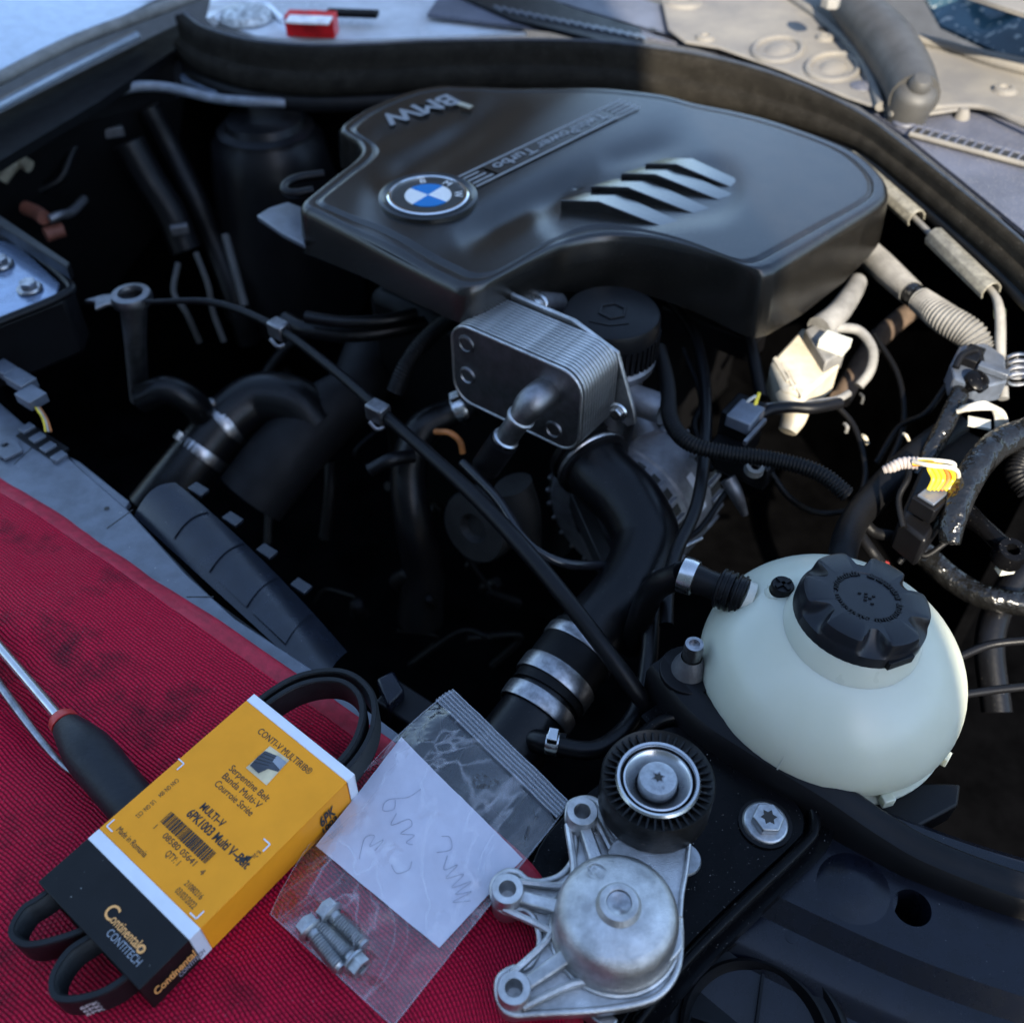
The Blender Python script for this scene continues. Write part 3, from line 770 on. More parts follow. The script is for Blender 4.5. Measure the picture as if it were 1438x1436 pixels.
part('tab', plate([(-.011, -.010), (.011, -.010), (.013, .006), (-.004, .012), (-.013, .010)], [circ(-.005, .001, .003, 14)], 0, .003, W(12, 632, zs + .001), U, RR), BLUEP, s1, bev=.0006)
for x0, y0, x1, y1 in ((20, 652, 62, 612), (150, 742, 186, 716), (262, 838, 300, 838)):
    A, B = W(x0, y0, zs), W(x1, y1, zs); q = (B - A).cross(Z).normalized() * .0004
    part('seam_line', prism([A - q, B - q, B + q, A + q], Z * .0003), INK, s1)
part('drain_hole', lathe([(.0022, .0004), (0, .0004)], W(150, 714, zs), (0, 0, 1), 16), INK, s1)
# arched duct of the fan shroud
def duct(u, v_):
    A = V(W(188, 724, -.022)); B = V(W(452, 965, -.036))
    base = A.lerp(B, u)
    top = W(248 + 240 * u, 682 + 190 * u + 45 * u * u, -.010 - .05 * u)
    p = base.lerp(top, v_)
    return p + Z * (.012 * math.sin(math.pi * min(1, v_ * .9)) * (1 - .5 * u))
g = grid(duct, 16, 10)
part('duct_shell', g, DUCT, s1, ang=60)
for k in range(4):
    u0 = .04 + k * .2
    part('duct_panel', grid(lambda u, v_: duct(u0 + .17 * u, .12 + .86 * v_) + Z * .0018, 4, 8), DUCT, s1, ang=60)
    e = duct(u0 + .05, 1.0)
    part('duct_lug', box(e + RR * .008, U * .008, RR * .005, Z * .002), DUCT, s1, bev=.001)
part('end_post', prism([W(x, y, -.02) for x, y in ((528, 952), (552, 940), (568, 968), (545, 990))], Z * -.03), NAVY, s1, bev=.002)
part('end_foot', box(W(575, 1010, -.05), U * .02, RR * .012, Z * .02), BLK, s1, bev=.002)

# ------------------------------------------------------------------ coolant reservoir
def reservoir():
    c = W(1164, 943, .0)
    d = dep(c); R0 = 182 * d / F
    o = thing('coolant_reservoir', 'white translucent ball-shaped coolant tank with a big black screw cap', 'coolant tank', c - Z * R0)
    prof = []
    for i in range(41):
        t = -math.pi / 2 + math.pi * i / 40
        prof.append((R0 * max(0, math.cos(t)) ** .92, R0 * (.76 if t > 0 else .60) * math.sin(t)))
    part('tank', lathe(prof, c, (0.08, 0, 1), 72), TANK, o, ang=80)
    part('seam_flange', lathe([(R0 * .82, -.004), (R0 * .975, -.002), (R0 * .975, .0005), (R0 * .82, .003)], c - Z * .020, (.06, -.05, 1), 72), TANK, o)
    for a in (-38, -18, 5, 28, -75, -95, -115):
        t = R_(a); q = V((math.cos(t), math.sin(t), 0))
        part('seam_tab', box(c + q * R0 * .985 - Z * .021, q * .003, q.cross(Z) * .004, Z * .004), TANK, o, bev=.0006)
    seam = []
    for i in range(25):
        t = R_(-20 + 75 * i / 24); q = V((-.55, -.83, 0)).normalized()
        rr_ = R0 * max(0, math.cos(t)) ** .92 + .0003
        seam.append(c + q * rr_ + V((.08, 0, 1)).normalized() * (R0 * (.76 if t > 0 else .60) * math.sin(t)))
    part('mould_seam', tube(seam, .0006, 6, 1), TANK, o)
    # neck and cap
    n = V((.10, .05, 1)).normalized()
    k = W(1203, 868, .066); rc = .0405
    part('neck', lathe([(rc * 1.12, -.014), (rc * 1.06, -.006), (rc * 1.0, .001), (rc * .95, .004)], k, n, 48), TANK, o)
    a, b, n_ = frame(n)
    def nt_(t):
        x = (t * 6 / (2 * math.pi) + .12) % 1
        return math.exp(-((x - .5) / .17) ** 4)
    v, f = [], []
    M_ = 192
    for lv in range(9):
        for j in range(M_):
            t = 2 * math.pi * j / M_; q = nt_(t)
            r, h = ((1.0, 0), (1.0, .009), (.988 - .05 * q, .0102), (.978 - .15 * q, .0128), (.97 - .23 * q, .0165), (.955 - .27 * q, .0192), (.90 - .24 * q, .0204), (.52, .0204), (.50, .0197))[lv]
            v.append(k + (a * math.cos(t) + b * math.sin(t)) * rc * r + n_ * h)
    for lv in range(8):
        for j in range(M_): f.append((lv * M_ + j, lv * M_ + (j + 1) % M_, (lv + 1) * M_ + (j + 1) % M_, (lv + 1) * M_ + j))
    v.append(k + n_ * .0197); s = len(v) - 1
    for j in range(M_): f.append((8 * M_ + j, 8 * M_ + (j + 1) % M_, s))
    part('cap', (v, f), mat('cap_plastic', (.005, .006, .009), .36, spec=.35, bump=.12, bs=1500), o, ang=32)
    tk = []
    for i in range(64):
        if i % 16 in (14, 15): continue
        t = 2 * math.pi * i / 64; rd = a * math.cos(t) + b * math.sin(t); tg = -a * math.sin(t) + b * math.cos(t)
        tk.append(box(k + rd * rc * (.47 + .012 * (i * 7 % 3)) + n_ * .0200, rd * (.0009 + .0005 * (i % 3)), tg * .0005, n_ * .0005))
        if i % 3: tk.append(box(k + rd * rc * .45 + tg * .0006 + n_ * .0200, rd * .0004, tg * .0011, n_ * .0005))
    part('embossed_ring', J(*tk), BLK, o, kind='stuff')
    part('cap_mark', J(*[box(k + (a * math.cos(i * 2.4) + b * math.sin(i * 2.4)) * (.001 + .0008 * i) + n_ * .0200, a * .0009, b * .0005, n_ * .0005) for i in range(7)]), BLK, o)
    q = k + (V((.35, -.93, 0))) * rc * 1.01 + n_ * .006
    part('cap_latch', box(q, V((.93, .35, 0)) * .009, V((.35, -.93, 0)) * .0015, n_ * .003), BLK, o, bev=.0006)
    # side spigot and small plug
    s = W(1060, 842, .045)
    part('spigot', tube([W(1085, 856, .04), W(1046, 838, .045)], [.010, .0085], 18, 1), WHITEP, o)
    part('spigot_collar', lathe([(.0085, -.003), (.0115, -.0025), (.0115, .0025), (.0085, .003)], W(1048, 839, .045), W(1048, 839, .045) - W(1085, 856, .04), 28), WHITEP, o)
    q = W(1098, 826, .062)
    part('plug_boss', lathe([(.013, -.02), (.0095, -.004), (.008, -.002)], q, (0, 0, 1), 28), TANK, o)
    part('plug', lathe([(.0068, -.004), (.0075, .003), (.0068, .0045), (0, .0042)], q, (0, 0, 1), 28), BLK, o)
    for t in (.5, 2.07): part('plug_slot', box(q + Z * .0045, V((math.cos(t), math.sin(t), 0)) * .006, V((-math.sin(t), math.cos(t), 0)) * .0012, Z * .0012), BLK, o)
    h = thing('quick_connector', 'black ribbed hose coupling with a bright steel clamp left of the coolant tank', 'hose coupling', W(1000, 815, .03))
    A, B = W(1046, 838, .045), W(960, 806, .045); dd = (B - A).normalized()
    L = (B - A).length
    part('body', lathe([(.0125, 0), (.0128, L * .12), (.0105, L * .14), (.0105, L * .2), (.013, L * .22), (.013, L * .42), (.0095, L * .45), (.0095, L * .62), (.0102, L * .7), (.0102, L)], A, dd, 28), BLK, h)
    for i in range(5): part('rib', lathe([(.0125, -.0006), (.0140, -.0004), (.0140, .0008), (.0125, .001)], A + dd * L * (.05 + .085 * i), dd, 28), BLK, h)
    part('clamp', lathe([(.0102, -.0055), (.0124, -.005), (.0128, 0), (.0124, .005), (.0102, .0055)], A + dd * L * .92, dd, 32), STEEL, h)
    part('end_hose', tube([B, B + dd * .02 - Z * .03, B + dd * .03 - Z * .10], .0095, 16), HOSE, h)
reservoir()

# ------------------------------------------------------------------ front member, bracket plate and bar
def member():
    path = [(*W(930, 1130, -.035)[:2], -.035), (*W(1110, 1215, -.035)[:2], -.035), (*W(1280, 1290, -.035)[:2], -.035), (*W(1438, 1345, -.035)[:2], -.035), (*W(1640, 1400, -.035)[:2], -.035)]
    # travel to the right: side vector points towards the viewer
    pr = [(-.062, -.05), (-.062, .004), (-.056, .010), (-.044, .011), (-.039, .006), (-.036, .001), (-.006, 0), (.022, -.001), (.027, -.006), (.033, -.012), (.052, -.013), (.057, -.017), (.062, -.022), (.095, -.026), (.11, -.035), (.115, -.06), (.105, -.065), (.1, -.04), (0, -.02)]
    pr2 = [(a, b) for a, b in pr[:-3]] + [(.10, -.07), (-.05, -.07)]
    o = solo('front_crossmember', sweep(path, pr2, 10), NAVY, 'dark navy pressed steel front crossmember with ridges and a round hole', 'crossmember', ang=55)
    c = W(1281, 1274, -.035); l = o.location
    boolcut(o, lathe([(0, -.12), (.0112, -.12), (.0112, .03), (0, .03)], c, (0, 0, 1), 40))
    o['label'] = 'dark navy pressed steel front crossmember with ridges and a round hole'; o['category'] = 'crossmember'
    q = W(1200, 1240, -.034)
    part('dimple', lathe([(.026, -.0012), (.021, .0002), (.016, .0018), (.010, .0036), (.004, .0043), (0, .0044)], q - Z * .001, (0, 0, 1), 40), NAVY, o)
    part('stud', lathe([(.004, 0), (.0036, .003), (0, .0034)], W(1110, 1318, -.05), (0, 0, 1), 16), NAVY, o)
    part('end_clip', box(W(1425, 1390, -.044), U * .008, RR * .005, Z * .003), NAVY, o, bev=.001)
member()
def bracket():
    z = -.018
    pts = [(745, 1215), (790, 1145), (862, 1082), (905, 1040), (930, 1022), (958, 1020), (990, 1033), (1060, 1082), (1110, 1118), (1128, 1140), (1130, 1162), (1118, 1182), (1040, 1255), (955, 1340), (880, 1430), (820, 1500), (700, 1400)]
    pts = pts[:-2] + [(820, 1500), (700, 1400)]
    P = [W(x, y, z) for x, y in cr(pts, 4, True)]
    o = thing('bracket_plate', 'flat gloss black bracket plate lying under the belt tensioner', 'bracket', W(960, 1180, z - .004))
    part('sheet', prism(P, Z * -.004), GLBLK, o, bev=.0012)
    edge = [(862, 1072), (905, 1030), (932, 1012), (960, 1010), (996, 1024), (1064, 1074), (1118, 1112), (1140, 1138), (1142, 1166), (1126, 1190), (1046, 1266), (960, 1352), (890, 1440)]
    part('raised_rim', sweep([tuple(W(x, y, z - .003)) for x, y in edge], [(-.0035, -.006), (-.0035, .004), (-.0022, .0058), (0, .0062), (.0022, .0052), (.0035, .002), (.0035, -.006)], 8), GLBLK, o, ang=60)
    part('outer_step', sweep([tuple(W(x, y, z - .010)) for x, y in [(a + 18, b + 6) if i > 6 else (a, b - 16) for i, (a, b) in enumerate(edge)][1:]], [(-.004, -.008), (-.004, .003), (.004, .002), (.004, -.008)], 8), GLBLK, o, ang=60)
    q = W(1074, 1157, z)
    bolt_head('bolt', q, (0.05, -.05, 1), .0145, o, ZINC)
    part('washer', lathe([(.0142, 0), (.0165, .0005), (.0165, .0018), (.0140, .002)], q, (0, 0, 1), 36), BLK, o)
    q = W(960, 1207, z)
    part('washer_disc', lathe([(0, .0022), (.0098, .0022), (.0105, .001), (.0105, 0)], q, (0, 0, 1), 36), ZINC, o, label='pale grey disc showing beside the tensioner arm')
bracket()
def bar():
    z = -.002
    path = [W(925, 930, z), W(985, 1000, z), (W(1060, 1052, z)), W(1160, 1112, z - .004), W(1240, 1166, z - .012), W(1310, 1205, z - .016), W(1438, 1252, z - .018), W(1600, 1290, z - .018)]
    o = thing('tank_bracket', 'long matt black bar in front of the coolant tank with a bolted sleeve', 'bracket', W(1060, 1050, z - .02))
    part('bar', sweep([tuple(p) for p in path], [(-.011, -.03), (-.011, .003), (-.009, .005), (-.003, .0052), (0, .003), (.006, .002), (.010, -.003), (.010, -.03)], 8), BLK, o, ang=40)
    q = W(968, 938, .004)
    part('sleeve', lathe([(.0125, -.002), (.0115, .003), (.0085, .010), (.0072, .013)], q, (0, 0, 1), 28), CAST, o)
    part('bolt', lathe([(.0062, .012), (.0066, .022), (.0060, .027), (.0036, .0272), (.0034, .024), (0, .024)], q, (0, 0, 1), 24), STEELD, o)
    part('foot', plate(circ(0, 0, .02, 24), [], -.006, -.001, q), BLK, o, bev=.001)
    for x, y in ((1060, 1024), (1110, 1058)): part('peg', lathe([(.0022, 0), (.0022, .007), (0, .0075)], W(x, y, z + .004), (0, 0, 1), 12), BLK, o)
    t = [W(x, y, -.03) for x, y in ((1150, 1100), (1190, 1088), (1250, 1098), (1330, 1098), (1350, 1100), (1346, 1130), (1290, 1160), (1262, 1164), (1200, 1140))]
    part('tray', prism(t, Z * -.02), BLK, o, bev=.002)
    part('tray_lip', tube([W(x, y, -.026) for x, y in ((1152, 1104), (1160, 1094), (1178, 1100), (1192, 1092), (1240, 1096))], .0014, 8), BLK, o)
bar()
lid = thing('headlamp_cap', 'round black lid with raised rims at the bottom edge of the photo', 'lid', W(1062, 1455, -.06))
q = W(1062, 1452, -.05)
part('body', lathe([(.056, -.03), (.055, -.004), (.053, -.001), (.050, 0), (.048, -.004), (.043, -.005), (.0425, -.001), (.0405, 0), (.039, -.003), (.037, -.010), (0, -.011)], q, (0, 0, 1), 72), BLK, lid)
part('fin', box(q - Z * .006, V((.3, .95, 0)) * .036, V((.95, -.3, 0)) * .0008, Z * .003), BLK, lid)
part('fin', box(q - Z * .006, V((.95, -.3, 0)) * .036, V((.3, .95, 0)) * .0008, Z * .003), BLK, lid)
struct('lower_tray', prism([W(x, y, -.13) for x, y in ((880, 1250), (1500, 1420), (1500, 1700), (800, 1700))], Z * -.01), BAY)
hose('level_pipe', 'thin black pipe with a grey end sticking out right of the coolant tank', 'pipe', ((1345, 976, -.02), (1400, 968, -.02), (1460, 962, -.02)), 6, BLK)
hose('arched_trim', 'dark curved trim edge right of the coolant tank', 'trim', ((1340, 925, -.03), (1390, 905, -.025), (1450, 898, -.02)), 6, BLK)
# ------------------------------------------------------------------ red fender cloth
EDGE = [(-260, 470), (-120, 560), (0, 645), (60, 684), (110, 714), (200, 776), (350, 880), (430, 934), (510, 990), (590, 1048), (690, 1136), (760, 1200), (792, 1262), (812, 1340), (836, 1436), (870, 1600)]
def cloth():
    E = [W(x, y, 0) for x, y in EDGE]
    # even spacing along the edge
    q = [V(p) for p in cr([tuple(e) for e in E], 12)]
    s = [0]
    for a, b in zip(q, q[1:]): s.append(s[-1] + (b - a).length)
    L = s[-1]; NU, NV = 240, 150; VW = .62
    def at(u):
        t = u * L
        for i in range(len(s) - 1):
            if s[i + 1] >= t: return q[i].lerp(q[i + 1], (t - s[i]) / max(1e-9, s[i + 1] - s[i]))
        return q[-1]
    base = [at(i / NU) for i in range(NU + 1)]
    dirv = V((-.62, -.785, 0))
    def hgt(p, v):
        x, y = PX(p)
        z = .006 * noise.noise(p * 10) + .0028 * noise.noise(p * 24) + .0006 * noise.noise(p * 70)
        d, t = seg_d(x, y, (-60, 900), (150, 1130))
        z -= .011 * math.exp(-(d / 34) ** 2) * (1 - ss(.8, 1.3, t))
        d, t = seg_d(x, y, (-40, 790), (220, 960))
        z += .008 * math.exp(-(d / 70) ** 2)
        d, t = seg_d(x, y, (-60, 1000), (80, 1180))
        z += .006 * math.exp(-(d / 40) ** 2)
        z -= .010 * math.exp(-(v / .020) ** 2)           # falls over the edge
        flat = 1 - .8 * ss(620, 420, abs(x - 420) + abs(y - 1200) * 1.0)
        return z * flat - .0035
    verts, uvs = [], []
    v0 = .0175
    for i in range(NU + 1):
        for j in range(NV + 1):
            v = v0 + (VW - v0) * (j / NV) ** 1.15
            p = base[i] + dirv * v
            verts.append(p + Z * hgt(p, v)); uvs.append((i / NU * L, v))
    f = [(i * (NV + 1) + j, (i + 1) * (NV + 1) + j, (i + 1) * (NV + 1) + j + 1, i * (NV + 1) + j + 1) for i in range(NU) for j in range(NV)]
    o = thing('fender_cloth', 'red ribbed rubber mesh mat spread over the front of the car', 'mat', base[NU // 2])
    me = bpy.data.meshes.new('mesh_sheet'); off = V(o.location)
    me.from_pydata([tuple(p - off) for p in verts], [], f)
    ul = me.uv_layers.new(name='UVMap')
    for lp in me.loops: ul.data[lp.index].uv = uvs[lp.vertex_index]
    me.polygons.foreach_set('use_smooth', [True] * len(f)); me.materials.append(CLOTH)
    sh_ = bpy.data.objects.new('mesh_sheet', me); COL.objects.link(sh_); sh_.parent = o
    hv, k = [], 5
    for i in range(NU + 1):
        for j in range(k + 1):
            v = .0055 + .0145 * j / k
            p = base[i] + dirv * v
            z = hgt(p, v) + .0012 - (.003 if j == 0 else 0) - (.0014 if j == k else 0)
            hv.append(p + Z * z)
    hf = [(i * (k + 1) + j, (i + 1) * (k + 1) + j, (i + 1) * (k + 1) + j + 1, i * (k + 1) + j + 1) for i in range(NU) for j in range(k)]
    part('hem', (hv, hf), HEM, o, ang=70)
    return hgt
cloth()
# ------------------------------------------------------------------ belt carton
def carton():
    zt = .031
    TL, TR_, BR, BL = (W(x, y, z) for x, y, z in ((362, 973, zt + .003), (499, 1092, zt), (195, 1382, zt - .002), (47, 1238, zt)))
    o = thing('belt_carton', 'yellow and black cardboard sleeve of a car belt lying on the red mat', 'box', W(270, 1200, 0))
    ex = (TR_ - TL + BR - BL).normalized()          # reading direction of the print
    ey0 = (TL - BL + TR_ - BR)
    ey = (ey0 - ex * ey0.dot(ex)).normalized()       # up the box
    n = ex.cross(ey)
    wd = ((TR_ - TL).length + (BR - BL).length) / 2; ln = ((TL - BL).length + (TR_ - BR).length) / 2
    c = (TL + TR_ + BR + BL) / 4; T = .030
    O = c - ex * wd / 2 - ey * ln / 2               # lower left corner of the top face
    t = .0007
    YB = .205
    def panel(nm, y0, y1, m):
        a = O + ey * (y0 * ln)
        h = (y1 - y0) * ln / 2
        m_ = a + ey * h
        # four thin walls make the open sleeve
        part(nm, J(box(m_ + ex * wd / 2 - n * t, ex * wd / 2, ey * h, n * t), box(m_ + ex * wd / 2 - n * (T - t), ex * wd / 2, ey * h, n * t),
                   box(m_ + ex * (wd - t) - n * T / 2, ex * t, ey * h, n * (T / 2 - 2 * t)), box(m_ + ex * t - n * T / 2, ex * t, ey * h, n * (T / 2 - 2 * t))), m, o, bev=.0005)
    panel('black_panel', 0, YB, BOXK); panel('white_band', YB + .0002, YB + .05, BOXW); panel('yellow_panel', YB + .0502, .958, YEL); panel('white_band', .9582, 1, BOXW)
    def P(x, y): return O + ex * (x * wd) + ey * (y * ln)    # fractions of the face
    def A(a, b):
        """point of the print on the face plane, measured on the enlarged photograph"""
        r = ray(120 + a / 3.2625, 960 + b / 3.2625)
        return CAM + r * ((O - CAM).dot(n) / r.dot(n))
    def pr(s, a, b, h, m=INK, bold=0, square=None):
        p = A(*a); q = A(*b) if b else None; d = (q - p) if b else None
        x = square or ex
        text('print', s, m, o, p, x, n.cross(x), width=d.length if b else None, height=h, bold=bold)
    pr('CONTI-V MULTIRIB\u00ae', (785, 222), (1030, 408), .0042)
    pr('Serpentine Belt', (655, 392), (830, 540), .0042)
    pr('Banda Multi-V', (624, 428), (792, 570), .0042)
    pr('Courroie Stri\u00e9e', (588, 462), (758, 602), .0042)
    pr('MULTI\u2013V', (522, 568), (628, 650), .0044, bold=.02)
    pr('6PK1003 Multi V\u2013Belt', (460, 600), (738, 845), .0053, bold=.022)
    pr('1', (310, 662), None, .0032)
    pr('08580 05641', (350, 700), (492, 836), .0036); pr('4', (520, 866), None, .0034)
    pr('QTY: 1', (362, 782), (418, 832), .0038)
    pr('21080216', (450, 918), (528, 986), .0033); pr('03/03/2022', (408, 952), (492, 1032), .0036)
    pr('Made in Romania', (140, 672), (264, 800), .0036)
    pr('CAN GN: 004', (418, 432), (340, 515), .0028, square=-ey); pr('US GN: CS2', (312, 530), (232, 606), .0028, square=-ey)
    pr('K-2u', (792, 760), (765, 790), .003, square=-ey)
    # bar code
    random.seed(3); p0, p1, p2 = A(395, 585), A(608, 768), A(338, 650); bars = []; L = (p1 - p0).dot(ex); H = (p2 - p0).length * .80; x = 0
    while x < L:
        b = random.choice((.00035, .00035, .0007, .0011)); s_ = p0 + ex * x + n * .0003
        bars.append(prism([s_, s_ + ex * b, s_ + ex * b - ey * H, s_ - ey * H], n * .0001)); x += b + random.choice((.0004, .0004, .0007))
    part('barcode', J(*bars), INK, o)
    # smudged ink at the end of the line
    for i in range(6): part('ink_smear', box(A(716 + 7 * i, 800 + 6 * (i % 3) - 2 * i) + n * .0003, ex * .0005, ey * (.0010 + .0004 * (i % 3)), n * .0001), INK, o)
    # corner marks
    for a_, sx, sy in (((452, 366), -1, -1), ((98, 652), 1, 1), ((846, 735), -1, -1), ((508, 1076), -1, 1)):
        q = A(*a_) + n * .0003
        part('corner_mark', J(box(q + ex * sx * .0026, ex * .0026, ey * .0004, n * .0001), box(q + ey * sy * .0026, ex * .0004, ey * .0026, n * .0001)), BOXW, o)
    # small picture of a belt
    K = [A(845, 285), A(935, 350), A(830, 465), A(735, 385)]
    part('picture', prism([p + n * .0002 for p in K], n * .0001), mat('picture_cream', (.62, .50, .30), .45), o)
    pq = lambda u, v_: K[0].lerp(K[1], u).lerp(K[3].lerp(K[2], u), v_) + n * .0004
    part('picture_belt', prism([pq(.02, .22), pq(.5, .12), pq(.98, .30), pq(.98, .48), pq(.62, .60), pq(.48, .88), pq(.05, .86), pq(.0, .5)], n * .0001), mat('picture_grey', (.045, .05, .06), .5), o)
    part('picture_belt_top', prism([pq(.5, .10), pq(.98, .10), pq(.98, .40), pq(.55, .34)], n * .0002), PRGR, o)
    for i in range(4): part('picture_groove', prism([pq(.04, .30 + .13 * i), pq(.55, .20 + .10 * i), pq(.55, .22 + .10 * i), pq(.04, .33 + .13 * i)], n * .0002), INK, o)
    # orange and grey lettering on black
    pr('C', (75, 1052), (112, 1090), .0080, ORNG, bold=.015); pr('ontinental', (110, 1086), (234, 1206), .0050, ORNG, bold=.012)
    hd = A(256, 1214)
    part('horse_disc', plate(circ(0, 0, .0024, 20), [], .0002, .0004, hd, ex, ey), ORNG, o)
    part('horse_mark', plate([(-.0014, -.0009), (-.0004, .0012), (.0012, .0006), (.0004, -.0012)], [], .0004, .0006, hd, ex, ey), INK, o)
    pr('CONTITECH', (92, 1146), (240, 1290), .0042, PRGR, bold=.005)
    # side face
    so_ = O + ex * wd + n * 0; sy = -ex.cross(ey)
    def side(s_, y, ln_, h, m, off): text('print', s_, m, o, O + ex * (wd + .0003) + ey * (y * ln) - n * off, ey, n, width=ln_ * ln, height=h, lift=.0003, bold=.03)
    side('Continental', .03, .17, .008, ORNG, .019); side('CONTITECH', .12, .11, .0045, PRGR, .0245)
    side('6PK', .80, .075, .011, INK, .019); side('1003', .80, .075, .006, INK, .027)
    return O, ex, ey, n, wd, ln, T
O, EX, EY, EN, WD, LN, TT = carton()
# ------------------------------------------------------------------ the belt inside the carton
def belt():
    o = thing('serpentine_belt', 'new black ribbed rubber belt looping out of both ends of the yellow carton', 'belt', O - EN * TT)
    bw = .0215
    def ribbon(nm, pts, th=.0042, n=10):
        """belt strip standing on edge; pts on the box plane as (across, along) in metres, height offset optional"""
        P = [O + EX * p[0] + EY * p[1] - EN * (TT - .004 - (p[2] if len(p) > 2 else 0)) for p in pts]
        q = [V(a) for a in cr([tuple(p) for p in P], n)]
        N_ = len(q); v, f = [], []
        prof = [(0, 0), (0, 1)] + [(th * (1 if k % 2 else .72), 1 - (k + .5) / 12) for k in range(12)]
        prof = [(0, 0), (0, .03), (-.0003, .05), (-.0003, .95), (0, .97), (0, 1), (th * .65, 1)] + [(th * (1 if k % 2 else .68), 1 - (k + .5) / 13) for k in range(13)] + [(th * .65, 0)]
        kk = len(prof)
        for i in range(N_):
            t = (q[min(i + 1, N_ - 1)] - q[max(i - 1, 0)]).normalized(); sd = EN.cross(t).normalized()
            for a, h in prof: v.append(q[i] + sd * a + EN * (h * bw))
        for i in range(N_ - 1):
            for j in range(kk): f.append((i * kk + j, i * kk + (j + 1) % kk, (i + 1) * kk + (j + 1) % kk, (i + 1) * kk + j))
        f += [tuple(range(kk)), tuple((N_ - 1) * kk + j for j in range(kk))]
        part(nm, (v, f), BELT, o, ang=30)
        return q
    w_, l_ = WD, LN
    ribbon('strand', [(.006, l_ - .03), (.004, l_ + .001), (.010, l_ + .028), (.028, l_ + .047), (.050, l_ + .048), (.068, l_ + .034), (.0775, l_ + .010), (.078, l_ - .03)])
    ribbon('strand', [(.012, l_ - .03), (.010, l_ + .001), (.016, l_ + .025), (.031, l_ + .0405), (.048, l_ + .041), (.062, l_ + .029), (.0705, l_ + .008), (.071, l_ - .03)])
    ribbon('strand', [(.006, .03), (.004, -.001), (.002, -.014), (.009, -.0255), (.022, -.024), (.033, -.011), (.040, .004), (.042, .03)])
    q = ribbon('strand', [(.046, .03), (.043, .004), (.040, -.011), (.045, -.0245), (.056, -.0295), (.068, -.0205), (.076, -.004), (.078, .03)])
    # white print on the outer face of the lower loop
    A = O + EX * .0475 + EY * -.0285 - EN * (TT - .004); B = O + EX * .064 + EY * -.0255 - EN * (TT - .004)
    d = (B - A).normalized()
    nn = d.cross(EN)
    for k in range(3): text('print', '1003', WHQ, o, A + nn * .0012 + EN * (.0042 + .0050 * k), d, EN, width=.0125, height=.0036, bold=.02)
    A2 = O + EX * .0665 + EY * -.0232 - EN * (TT - .004); d2 = (O + EX * .076 + EY * -.007 - EN * (TT - .004) - A2).normalized()
    for k in range(3): text('print', '6PK', WHQ, o, A2 + d2.cross(EN) * .0012 + EN * (.0042 + .0050 * k), d2, EN, width=.0095, height=.0036, bold=.02)
belt()
